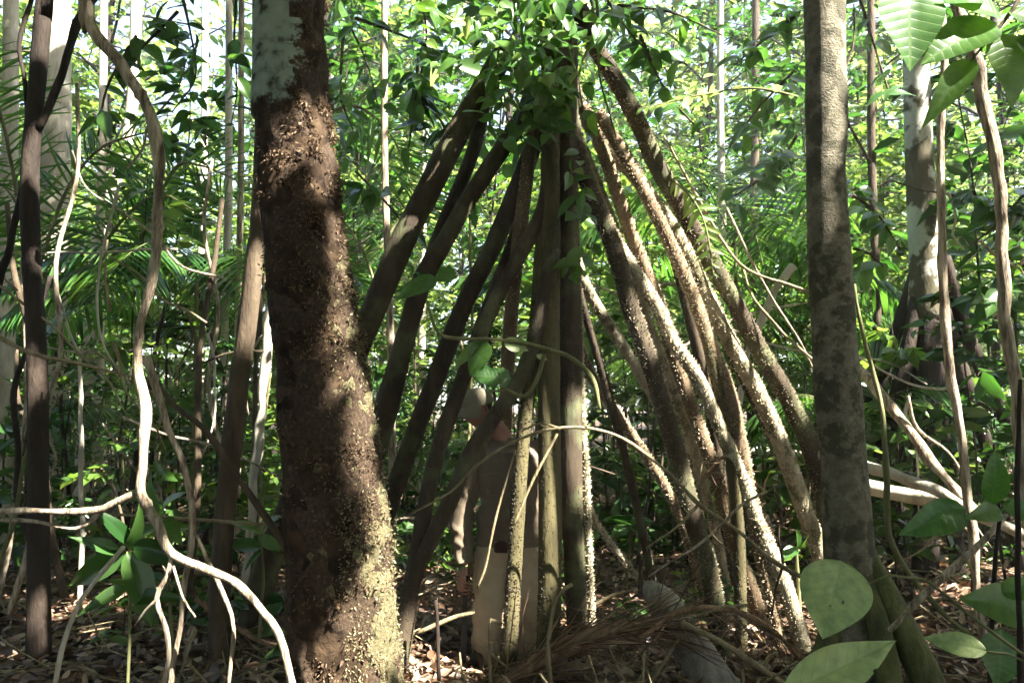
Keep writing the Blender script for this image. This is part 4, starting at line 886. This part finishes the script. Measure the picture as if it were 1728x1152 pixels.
# gaps cut in the unseen canopy so the sun reaches these points: (pixel, pixel, distance, radius in metres)
LIT = [(1100,330,5.2,.22),(1160,430,5.2,.22),(1210,530,5.25,.22),(1260,620,5.3,.2),(1300,700,5.4,.16),(1240,505,5.4,.12),(1280,580,5.5,.12),(1060,440,4.95,.1),(1110,520,4.95,.12),(1160,610,4.95,.12),(1215,710,5.0,.12),
       (1040,560,5.4,.14),(1075,620,5.6,.1),(1290,900,5.0,.16),(1325,990,5.0,.16),(1260,830,5.0,.1),(1010,640,5.3,.08),(1060,960,5.1,.09),(995,930,4.8,.07),(1000,1030,4.8,.07),
       (905,820,4.85,.12),(955,760,4.85,.12),(965,850,4.85,.12),(826,628,4.0,.03),
       (652,880,3.35,.07),(655,980,3.35,.1),(640,1080,3.33,.13),(600,1130,3.25,.09),(622,690,3.4,.03),
       (300,938,3.0,.05),(350,960,3.0,.06),(400,985,3.0,.06),(440,1030,3.0,.07),(475,1085,3.0,.07),(490,1140,3.0,.06),(250,720,3.0,.1),(240,800,3.0,.1),(120,862,3.0,.12),(230,650,3.0,.06),
       (735,1110,4.8,.16),(725,1050,5.3,.16),(755,1000,5.7,.15),(690,1130,4.5,.2),(1480,800,5.5,.2),(1600,850,5.2,.25),(1200,752,7.4,.25),(1290,762,7.4,.2),(1520,720,5.1,.12),(690,1060,5.2,.25),(630,1000,3.33,.08),(612,1100,3.3,.14),(800,1120,4.6,.1),(930,505,4.5,.06),(932,770,4.45,.08),(1000,180,4.75,.08),(1020,100,4.8,.06),(705,1130,4.6,.15),(1100,800,8,.4),(1280,800,8,.4),(1550,830,5.3,.25),(1650,880,4.9,.2),(1500,800,5.5,.16),
       (1545,60,2.0,.05),(1640,70,2.0,.04),(930,60,4.4,.12),(880,110,4.4,.1),(850,40,4.4,.12),(960,150,4.4,.08),(905,180,4.4,.08),(834,668,4.8,.04),(720,1080,4.8,.15),
       (1700,250,4.0,.12),(1200,160,4.7,.25),(1170,370,4.9,.12),(1260,755,7.4,.3),(450,600,5.4,.15),(137,700,5.2,.08),(655,330,6.2,.2),(660,150,6.2,.2),(1690,450,4,.1),(1590,250,4.5,.1)]
LIT += [(rr_.uniform(535, 560 + y_ * .06), y_, 3.3, rr_.uniform(.012, .035)) for rr_ in [random.Random(5)] for y_ in range(150, 860, 58)]
LITQ = np.array([[*(lambda q: (q.x - SUN.x / SUN.z * q.z, q.y - SUN.y / SUN.z * q.z))(P(a, c, yy)), rr] for a, c, yy, rr in LIT])
rc = np.random.default_rng(77)
# unseen leaf clusters added to keep the sun off: mossy trunk but for its lower edge, smooth trunk, central roots, left roots
SHADE = [(960,640,4.72,.1),(962,740,4.72,.1),(966,860,4.72,.1),(838,697,4.45,.12),(790,770,4.42,.12),(762,840,4.4,.12),(735,775,4.5,.12),(720,925,4.4,.12),(900,600,4.5,.12),(881,760,4.45,.1),(868,920,4.45,.1),(785,840,4.8,.14),(785,900,4.8,.14),(788,960,4.75,.12),(800,690,4.8,.12),(840,800,4.75,.12),(80,1000,3.2,.25),(215,1040,3.25,.2),(1398,1000,1.85,.1),(500,250,3.4,.2),(505,400,3.4,.18),(510,540,3.4,.2),(550,700,3.4,.22),(550,850,3.4,.2),(520,1000,3.35,.16),(500,100,3.4,.28),(1395,60,3.6,.3),(1395,200,3.6,.3),(1398,340,3.6,.3),(1405,480,3.6,.3),(1415,620,3.6,.3),(1422,740,3.6,.3),(1430,860,3.6,.3),(1440,980,3.6,.25),
         (928,600,4.45,.14),(928,680,4.45,.12),(928,900,4.45,.15),(926,1020,4.45,.15),(865,1000,4.45,.12),(928,350,4.5,.2),(740,300,4.8,.3),(800,400,4.7,.3),(700,500,4.9,.3),(700,700,4.9,.3),(735,720,4.6,.2),
         (1400,1020,1.85,.1),(1430,1110,1.82,.12),(60,300,4.4,.3),(60,600,4.4,.3),(60,850,4.4,.3),(400,700,4.6,.2),(395,900,4.6,.2),(150,950,3.2,.3),(280,980,3.3,.1)]
extra = np.stack([rc.uniform(-6, 6, 230), rc.uniform(4.4, 12.5, 230), rc.uniform(.03, .17, 230)], -1)     # small gaps: flecks of sun on litter and undergrowth
extra = extra[~((extra[:, 0] > -2.6) & (extra[:, 0] < 2.0) & (extra[:, 1] < 7.0))]
LITQ = np.vstack([LITQ, extra])
def sun_lets_in(c, L):
    qx = c[:, 0] - SUN.x / SUN.z * c[:, 2]; qy = c[:, 1] - SUN.y / SUN.z * c[:, 2]; ok = np.ones(len(c), bool)
    for a, b_, rr in LITQ: ok &= (qx - a) ** 2 + (qy - b_) ** 2 > (rr + .42 * L) ** 2
    return ok
def leaf_mass(base, L, flat=.4):
    n = len(base); d = unit(rc.normal(size=(n, 3)) * np.array([1, 1, .5])); ok = sun_lets_in(base + d * (L * .5)[:, None], L)
    base, d, L = base[ok], d[ok], L[ok]; n = len(base)
    mb_ = MB(); leaf_batch(mb_, base, d, np.array([0, 0, 1.0]) + rc.normal(size=(n, 3)) * flat, L, L * .25, .25, .2); return mb_
nc, k = 2100, 45
cx, cy, cz = rc.uniform(-10, 17, nc), rc.uniform(-11, 5.5, nc), rc.uniform(6.2, 11.0, nc)
base = np.stack([np.repeat(cx, k), np.repeat(cy, k), np.repeat(cz, k)], -1) + rc.normal(size=(nc * k, 3)) * np.array([.5, .5, .25])
base = base[base[:, 2] > CAMZ + base[:, 1] * .60 + .3]
for a, c, yy, rr in SHADE:
    q = P(a, c, yy); m_ = int(260 * (rr / .25) ** 2) + 40; t_ = (rc.uniform(7.0, 10.0, m_) - q.z) / SUN.z
    base = np.vstack([base, np.array(q) + np.array(SUN) * t_[:, None] + rc.normal(size=(m_, 3)) * rr * .75])
cf = leaf_mass(base, rc.uniform(.18, .36, len(base))).build('light_shaping_canopy', LEAF); tag(cf, 'unseen leaf canopy overhead, gaps and added clusters placed for the sun flecks', 'canopy', kind='stuff')
# forest leaves added unseen at both sides and behind the viewer, cutting sky light
n = 19000; a = rc.uniform(math.radians(128), math.radians(412), n); rr = rc.uniform(9, 17, n)
base = np.stack([rr * np.cos(a), 3 + rr * np.sin(a), 12 * rc.random(n)], -1)
base = base[(np.abs(base[:, 0]) > .8 * base[:, 1] + 2.5) | (base[:, 1] < -3)]
sf = leaf_mass(base, rc.uniform(.4, .7, len(base)), .9).build('sky_screen_leaves', LEAF_D); tag(sf, 'unseen ring of dark forest leaves added around the view to cut sky light', 'forest', kind='stuff')

# ------------------------------------------------------------------ the man inside the roots
MY = 4.86
def skin_obj(nodes, edges, root, sub=2):
    me = bpy.data.meshes.new('tmp'); ids = {k: i for i, k in enumerate(nodes)}
    me.from_pydata([tuple(nodes[k][0]) for k in nodes], [(ids[a], ids[c]) for a, c in edges], [])
    o = bpy.data.objects.new('tmp', me); COL.objects.link(o)
    mod = o.modifiers.new('Skin', 'SKIN'); mod.use_smooth_shade = True; mod.branch_smoothing = .3
    if not me.skin_vertices:
        bm_ = None
    sv = me.skin_vertices[0].data if me.skin_vertices else None
    return o, me, ids
def skin_mesh(nodes, edges, root, sub=2):
    import bmesh
    me = bpy.data.meshes.new('tmp'); bm = bmesh.new(); lay = bm.verts.layers.skin.verify(); vs = {}
    for k, v in nodes.items():
        q = bm.verts.new(tuple(v[0])); rr = v[1]; q[lay].radius = rr if isinstance(rr, tuple) else (rr, rr); q[lay].use_root = (k == root); vs[k] = q
    for a, c in edges: bm.edges.new((vs[a], vs[c]))
    bm.to_mesh(me); bm.free()
    o = bpy.data.objects.new('tmp', me); COL.objects.link(o)
    mod = o.modifiers.new('Skin', 'SKIN'); mod.use_smooth_shade = True
    s2 = o.modifiers.new('Sub', 'SUBSURF'); s2.levels = sub; s2.render_levels = sub
    dg = bpy.context.evaluated_depsgraph_get(); ev = o.evaluated_get(dg); t = ev.to_mesh()
    V = np.zeros(len(t.vertices) * 3); t.vertices.foreach_get('co', V); V = V.reshape(-1, 3)
    N = np.zeros(len(t.vertices) * 3); t.vertices.foreach_get('normal', N); N = N.reshape(-1, 3)
    F4 = [tuple(f.vertices) for f in t.polygons if len(f.vertices) == 4]; F3 = [tuple(f.vertices) for f in t.polygons if len(f.vertices) == 3]
    ev.to_mesh_clear(); bpy.data.objects.remove(o); bpy.data.meshes.remove(me)
    return V, N, F4, F3
SKIN = bark_mat('skin', [(.22, .1, .065), (.3, .15, .1), (.36, .19, .13)], 9, 1, .1, .55)
SHIRT = bark_mat('shirt_cloth', [(.105, .08, .054), (.14, .108, .074), (.175, .138, .098)], 4, 1, .25, .9, fine=160)
TROUS = bark_mat('trouser_cloth', [(.37, .29, .19), (.44, .35, .235), (.5, .405, .285)], 4, 1, .25, .9, fine=160)
CAPM = bark_mat('cap_cloth', [(.15, .13, .088), (.19, .168, .118), (.23, .2, .145)], 5, 1, .25, .9, fine=160)
BOOT = bark_mat('boot_rubber', [(.012, .01, .009), (.03, .026, .022)], 6, 1, .3, .5)
BELT = bark_mat('belt_leather', [(.025, .012, .008), (.05, .025, .016)], 9, 1, .3, .5)
STEEL = bark_mat('machete_steel', [(.02, .02, .02), (.05, .048, .045)], 9, .3, .2, .45)
def Q(px, py, dy=0.0): return P(px, py, MY + dy)
man = empty('person', (P(850, 1135, MY).x, MY, float(ground_z(P(850, 1135, MY).x, MY))), 'person in cap, brown shirt and tan trousers standing inside the roots with a machete', 'person')
MAN_ON = True
hips, chest, neckp = Q(858, 915), Q(862, 800), Q(845, 738)
sl, sr = Q(803, 778, -.02), Q(918, 762, .04)
el, wl, hl = Q(778, 880, -.04), Q(785, 955, -.10), Q(786, 985, -.12)
er, wr_, hr = Q(952, 850, .06), Q(960, 912, .0), Q(956, 945, -.03)
hL, hR = Q(832, 930), Q(886, 930, .02)
kL, kR = Q(824, 1025, -.04), Q(892, 1022, .0)
fL, fR = Q(818, 1120, .0), Q(896, 1110, .06)
head_c = Q(806, 690, -.08)
nodes = {'hips': (hips, (.15, .11)), 'waist': (Q(861, 870), (.14, .105)), 'chest': (chest, (.16, .12)), 'neckb': (Q(850, 762), .095), 'neck': (neckp, .08), 'head': (Q(826, 706, -.03), .075),
 'sl': (sl, .06), 'el': (el, .042), 'wl': (wl, .03), 'sr': (sr, .06), 'er': (er, .042), 'wr': (wr_, .03),
 'hL': (hL, .09), 'kL': (kL, .06), 'fL': (fL, .042), 'hR': (hR, .09), 'kR': (kR, .06), 'fR': (fR, .042)}
edges = [('hips','waist'),('waist','chest'),('chest','neckb'),('neckb','neck'),('neck','head'),('chest','sl'),('sl','el'),('el','wl'),('chest','sr'),('sr','er'),('er','wr'),('hips','hL'),('hL','kL'),('kL','fL'),('hips','hR'),('hR','kR'),('kR','fR')]
mb = MB(); V, N, a4, a3 = skin_mesh(nodes, edges, 'hips', 2); mb.add(V, a4, a3)
# head: a shaped ball with brow, nose, lips, chin and ears, turned left and bowed
def head_geo():
    nu, nv = 32, 24; V = []
    for j in range(nv + 1):
        th = math.pi * j / nv
        for i in range(nu):
            ph = 2 * math.pi * i / nu; x, y, z = math.sin(th) * math.cos(ph), math.sin(th) * math.sin(ph), math.cos(th)
            X, Y_, Z = .076 * x, .098 * y, .118 * z            # face looks along -Y
            if Z < 0: X *= 1 + .35 * (Z / .118) * .55; Y_ *= 1 + .12 * (Z / .118)
            f = max(0, -y) ** 2
            g = lambda x0, z0, sx_, sz: math.exp(-((X - x0) / sx_) ** 2 - ((Z - z0) / sz) ** 2)
            Y_ -= f * (.026 * g(0, -.022, .013, .02) + .012 * g(0, .0, .009, .03) + .009 * g(0, .03, .05, .012) - .012 * g(.031, .008, .016, .012) - .012 * g(-.031, .008, .016, .012) + .009 * g(0, -.06, .024, .008) + .014 * g(0, -.098, .026, .016))
            V.append((X, Y_, Z))
    q = [(j * nu + i, (j + 1) * nu + i, (j + 1) * nu + (i + 1) % nu, j * nu + (i + 1) % nu) for j in range(nv) for i in range(nu)]
    return np.array(V), q
HR = Matrix.Rotation(math.radians(-62), 3, 'Z') @ Matrix.Rotation(math.radians(14), 3, 'X')
HRn = np.array(HR)
V, q = head_geo(); mb.add(V @ HRn.T + np.array(head_c), q)
for s in (-1, 1):   # ears
    t = np.linspace(0, 2 * math.pi, 14, endpoint=False); c0 = np.stack([np.full(14, s * .078) + s * .008 * np.cos(t), .012 + .016 * np.cos(t), -.005 + .03 * np.sin(t)], -1)
    pe, re = np.vstack([c0, c0[:1]]), np.full(15, .006); me_ = MB(); tube(me_, pe, re, 6); mb.add(np.concatenate(me_.V) @ HRn.T + np.array(head_c), np.concatenate(me_.F4), np.concatenate(me_.F3))
# hands: palm, four fingers closed round the handle, thumb
haxis = (Q(779, 1160, -.12) - hl).normalized()
def hand(w, hcen, axis, grip, side):
    w, hcen, axis = np.array(w), np.array(hcen), np.array(axis)
    out_ = np.array([side, 0, 0.]); out_ = out_ - axis * out_.dot(axis); out_ = out_ / np.linalg.norm(out_); fwd = np.cross(axis, out_); fwd *= np.sign(-fwd[1]) if fwd[1] else 1
    R = .026
    nd_ = {'w': (w, (.028, .02)), 'p1': (w * .5 + (hcen + out_ * R * 1.1) * .5, (.036, .02)), 'p2': (hcen + out_ * R * 1.15, (.042, .018)), 'p3': (hcen + out_ * R * 1.1 + axis * .03, (.036, .016))}
    V, N, f4, f3 = skin_mesh(nd_, [('w','p1'),('p1','p2'),('p2','p3')], 'w', 2); mb.add(V, f4, f3)
    for kf in range(4):
        b0 = hcen + axis * (-.03 + .021 * kf); ln_ = (1, 1.08, 1, .82)[kf]; pts_ = []
        for a in ((20, 75, 130, 195, 245) if grip else (20, 45, 60, 70, 80)):
            aa = math.radians(a * (ln_ if grip else 1)); pts_.append(b0 + (out_ * math.cos(aa) + fwd * math.sin(aa)) * R * (1 if grip else 1.2) + (axis * .02 * len(pts_) if not grip else 0))
        nd_ = {i: (q_, .0095 - .0007 * i) for i, q_ in enumerate(pts_)}
        V, N, f4, f3 = skin_mesh(nd_, [(i, i + 1) for i in range(4)], 0, 1); mb.add(V, f4, f3)
    b0 = hcen - axis * .045
    pts_ = [b0 + out_ * R * .9, b0 + fwd * -R * 1.0 + axis * .012, b0 - out_ * R * .7 - fwd * R * .8 + axis * .03, b0 - out_ * R * 1.05 + fwd * R * .2 + axis * .045]
    V, N, f4, f3 = skin_mesh({i: (q_, .0125 - .001 * i) for i, q_ in enumerate(pts_)}, [(0,1),(1,2),(2,3)], 0, 1); mb.add(V, f4, f3)
hand(wl, hl + haxis * .02, haxis, True, -1)
hand(wr_, hr, Vector((-.1, -.15, -1)).normalized(), False, 1)
mb.build('body', SKIN, man)
def cloth(name, nodes, edges, root, m, amp, freq, sub=3, parent=man, cut=None):
    V, N, f4, f3 = skin_mesh(nodes, edges, root, sub)
    st2 = V * np.array([1, 1, 2.2]); V = V + N * (amp * (np.abs(fnoise(st2, freq, 3)) * 1.6 - .4))[:, None]
    mb_ = MB(); mb_.add(V, f4, f3); return mb_.build(name, m, parent)
def loft(mb_, rings, amp=.01, freq=22, seg=40, seed=0):
    """rings: centre, half width, half depth"""
    d5, _ = spline([(q[0].x, q[0].y, q[0].z, q[1], q[2]) for q in rings], [1] * len(rings), .012)
    cc, R_ = d5[:, :3], d5[:, 3:]; n = len(cc)
    a = np.linspace(0, 2 * math.pi, seg, endpoint=False); sq = (np.abs(np.cos(a)) ** 2.6 + np.abs(np.sin(a)) ** 2.6) ** (-1 / 2.6)
    V = cc[:, None, :] + np.stack([R_[:, :1] * np.cos(a) * sq, R_[:, 1:] * np.sin(a) * sq, np.zeros((n, seg))], -1)
    Vf = V.reshape(-1, 3); dn = unit((V - cc[:, None, :]).reshape(-1, 3))
    w_ = fnoise(Vf @ np.array([[1, .3, .5], [0, 1, .2], [-.5, .1, 1.6]]).T, freq, seed, 2)
    Vf = Vf + dn * (amp * (1 - 2.2 * np.abs(w_)))[:, None]
    ii_ = np.arange(n - 1)[:, None] * seg; jj = np.arange(seg)[None, :]; j2_ = (jj + 1) % seg
    mb_.add(Vf, np.stack([ii_ + jj, ii_ + j2_, ii_ + seg + j2_, ii_ + seg + jj], -1).reshape(-1, 4))
def sleeve(mb_, pts, rad, seed):
    p_, r_ = spline(pts, rad, .012); t, n, b_ = frames(p_); a = np.linspace(0, 2 * math.pi, 28, endpoint=False)
    D_ = np.cos(a)[None, :, None] * n[:, None, :] + np.sin(a)[None, :, None] * b_[:, None, :]
    q = (p_[:, None, :] + D_ * r_[:, None, None]).reshape(-1, 3); w_ = fnoise(q @ np.array([[1.5, .2, .5], [.2, 1.5, .3], [-.6, .3, .9]]).T, 26, seed, 2)
    V = q + D_.reshape(-1, 3) * (.012 * (1 - 2.4 * np.abs(w_)))[:, None]; n_ = len(p_)
    ii_ = np.arange(n_ - 1)[:, None] * 28; jj = np.arange(28)[None, :]; j2_ = (jj + 1) % 28
    mb_.add(V, np.stack([ii_ + jj, ii_ + j2_, ii_ + 28 + j2_, ii_ + 28 + jj], -1).reshape(-1, 4))
mb = MB()
loft(mb, [(Q(858, 918), .192, .142), (Q(858, 905), .188, .14), (Q(860, 880), .196, .15), (Q(862, 845), .196, .15), (Q(863, 808), .215, .15), (Q(862, 784), .225, .135), (Q(860, 768), .2, .115), (Q(856, 754), .13, .095), (Q(851, 738), .078, .076)], .02, 15, 72, 3)
sleeve(mb, [chest * .35 + sl * .65 + Vector((0, 0, .01)), sl, sl * .5 + el * .5 + Vector((-.01, 0, 0)), el, wl + Vector((0, 0, .02))], [.08, .086, .075, .066, .05], 5)
sleeve(mb, [chest * .35 + sr * .65 + Vector((0, 0, .01)), sr, sr * .5 + er * .5 + Vector((.01, 0, 0)), er, wr_ + Vector((0, 0, .015))], [.08, .086, .075, .066, .05], 6)
mb.build('shirt', SHIRT, man)
mb = MB()
loft(mb, [(Q(858, 900), .172, .128), (Q(858, 918), .178, .132), (Q(858, 936), .182, .13), (Q(858, 952), .172, .115)], .006, 18, 48, 4)
sleeve(mb, [Q(836, 920), hL + Vector((0, 0, -.04)), kL, kL * .4 + fL * .6, fL + Vector((0, 0, -.01))], [.1, .112, .092, .086, .082], 7)
sleeve(mb, [Q(880, 920), hR + Vector((0, 0, -.04)), kR, kR * .4 + fR * .6, fR + Vector((0, 0, -.01))], [.1, .112, .092, .086, .082], 8)
mb.build('trousers', TROUS, man)
for f_, yaw in ((fL, -.5), (fR, .2)):
    g = float(ground_z(f_.x, f_.y))
    toe = Vector((math.sin(yaw) * .16, -math.cos(yaw) * .16, 0))
    cloth('boot', {'a': (Vector((f_.x, f_.y, max(f_.z, g + .2))), .058), 'an': (Vector((f_.x, f_.y, g + .07)), .055), 'm': (Vector((f_.x, f_.y, g + .045)) + toe * .55, (.048, .04)), 't': (Vector((f_.x, f_.y, g + .035)) + toe, (.044, .03))}, [('a','an'),('an','m'),('m','t')], 'an', BOOT, .002, 30, 2)
# belt with pouch, collar, chest pocket
t = np.linspace(0, 2 * math.pi, 33)[:-1]; c0 = np.array(Q(858, 914))
ring = np.stack([c0[0] + .186 * np.cos(t), c0[1] + .142 * np.sin(t), np.full(32, c0[2])], -1)
Vb = np.vstack([ring + [0, 0, .02], ring - [0, 0, .02], (ring - c0) * .95 + c0 - [0, 0, .02], (ring - c0) * .95 + c0 + [0, 0, .02]]); j = np.arange(32); j2 = (j + 1) % 32
mb = MB(); mb.add(Vb, np.vstack([np.stack([a * 32 + j, a * 32 + j2, ((a + 1) % 4) * 32 + j2, ((a + 1) % 4) * 32 + j], -1) for a in range(4)])); belt = mb.build('belt', BELT, man)
def rbox(mb_, c, sx_, sy_, sz_, rot=None, bev=.25):
    nx = []; 
    for zz, k_ in ((-1, 1 - bev), (-1 + bev, 1), (1 - bev, 1), (1, 1 - bev)):
        for xx, yy in ((-1, -.7), (-.7, -1), (.7, -1), (1, -.7), (1, .7), (.7, 1), (-.7, 1), (-1, .7)): nx.append((xx * sx_ * k_, yy * sy_ * k_, zz * sz_))
    V = np.array(nx)
    if rot is not None: V = V @ np.array(rot).T
    i = np.arange(8); i2 = (i + 1) % 8
    F = np.vstack([np.stack([a * 8 + i, a * 8 + i2, (a + 1) * 8 + i2, (a + 1) * 8 + i], -1) for a in range(3)] + [np.array([[7, 6, 5, 4], [7, 4, 3, 0], [3, 2, 1, 0], [24, 25, 26, 27], [24, 27, 28, 31], [28, 29, 30, 31]])])
    mb_.add(V + np.array(c), F)
mb = MB(); rbox(mb, Q(846, 922, -.15), .045, .02, .035); mb.build('pouch', BELT, man)
mb = MB(); rbox(mb, Q(832, 815, -.135), .05, .008, .055, Matrix.Rotation(-.25, 3, 'Z')); mb.build('pocket', SHIRT, man); mb = MB(); rbox(mb, Q(832, 800, -.142), .052, .008, .014, Matrix.Rotation(-.25, 3, 'Z')); mb.build('pocket_flap', SHIRT, man); mb = MB(); rbox(mb, Q(858, 838, -.152), .016, .006, .15); mb.build('placket', SHIRT, man)
for s in (-1, 1):
    mb = MB(); rbox(mb, Q(848 + 16 * s, 748, -.05), .035, .012, .03, Matrix.Rotation(.6 * s, 3, 'Y') @ Matrix.Rotation(.5 * s, 3, 'Z')); mb.build('collar', SHIRT, man)
# hair at the nape and the cap
mb = MB(); V, q = head_geo(); V = V * 1.035; keepz = (V[:, 1] > .012) & (V[:, 2] > -.055)
q = [f for f in q if all(keepz[i] for i in f)]; mb.add(V @ HRn.T + np.array(head_c), q); mb.build('hair', bark_mat('hair', [(.01, .008, .006), (.03, .024, .02)], 60, .3, .6, .6), man)
cap = []
nu, nv = 36, 12
for j in range(nv + 1):
    th = math.radians(92) * j / nv
    for i in range(nu):
        ph = 2 * math.pi * i / nu; k_ = 1 + .02 * (j == nv)
        cap.append((.092 * math.sin(th) ** .8 * math.cos(ph) * k_, .112 * math.sin(th) ** .8 * math.sin(ph) * k_ + .004, .03 + .105 * math.cos(th) ** .8 if th < math.pi / 2 else .026))
q = [(j * nu + i, (j + 1) * nu + i, (j + 1) * nu + (i + 1) % nu, j * nu + (i + 1) % nu) for j in range(nv) for i in range(nu)]
mb = MB(); mb.add(np.array(cap) @ HRn.T + np.array(head_c), q); capo = mb.build('cap', CAPM, man)
V = []
for lay_ in (0, -.004):
    for j in range(7):
        for i in range(19):
            a = math.radians(180 + 12 + (156) * i / 18); t_ = j / 6; rr = .095 + .06 * t_ * math.sin(math.radians(180 * i / 18)) ** .6
            V.append((math.cos(a) * (.095 + .012 * t_), math.sin(a) * (rr + .02), .032 + lay_ - .03 * t_ - .10 * (math.cos(a) ** 2) * t_ * .5))
q = [(l * 133 + j * 19 + i, l * 133 + j * 19 + i + 1, l * 133 + (j + 1) * 19 + i + 1, l * 133 + (j + 1) * 19 + i) for l in (0, 1) for j in range(6) for i in range(18)]
mb = MB(); mb.add(np.array(V) @ HRn.T + np.array(head_c), q); mb.build('brim', CAPM, capo).location = (0, 0, 0)
# the machete in his hand
mc = empty('machete', hl + haxis * .5, 'dark machete held point down in the person\'s hand', 'machete')
z = np.array(haxis); xax = np.array([1, 0, 0]); xax = xax - z * xax.dot(z); xax /= np.linalg.norm(xax); yax = np.cross(z, xax); c0 = np.array(hl)
p, r = spline([c0 - z * .055, c0 + z * .01, c0 + z * .075], [.016, .014, .017], .01); mb = MB(); tube(mb, p, r, 10); mb.build('handle', BELT, mc)
prof = [(.07, -.014, .014), (.2, -.016, .017), (.4, -.018, .02), (.52, -.018, .024), (.585, -.01, .022), (.61, .008, .012)]
V = []
for s_, lo_, hi_ in prof:
    for u_, t_ in ((lo_, .0004), ((lo_ + hi_) / 2, .0018), (hi_, .0018), (hi_, -.0018), ((lo_ + hi_) / 2, -.0018), (lo_, -.0004)): V.append(c0 + z * s_ + xax * u_ + yax * t_)
F = [(a * 6 + i, a * 6 + (i + 1) % 6, (a + 1) * 6 + (i + 1) % 6, (a + 1) * 6 + i) for a in range(5) for i in range(6)]
mb = MB(); mb.add(np.array(V), F); mb.build('blade', STEEL, mc, smooth=False)

# ------------------------------------------------------------------ the damp air of the forest
hz = bpy.data.materials.new('haze'); hz.use_nodes = True; hn = hz.node_tree; hn.nodes.clear()
pv = hn.nodes.new('ShaderNodeVolumePrincipled'); pv.inputs['Density'].default_value = 0.0022; pv.inputs['Color'].default_value = (.95, .95, .9, 1); pv.inputs['Anisotropy'].default_value = .3
ho = hn.nodes.new('ShaderNodeOutputMaterial'); hn.links.new(pv.outputs[0], ho.inputs['Volume'])
X0, X1, Y0, Y1, Z0, Z1 = -155, 155, -65, 265, -1.6, 32
V = [(x, y, z) for z in (Z0, Z1) for y in (Y0, Y1) for x in (X0, X1)]
mb = MB(); mb.add(V, [(0, 2, 3, 1), (4, 5, 7, 6), (0, 1, 5, 4), (2, 6, 7, 3), (0, 4, 6, 2), (1, 3, 7, 5)])
tag(mb.build('haze', hz, smooth=False), 'thin damp haze in the forest air', 'haze', kind='stuff')
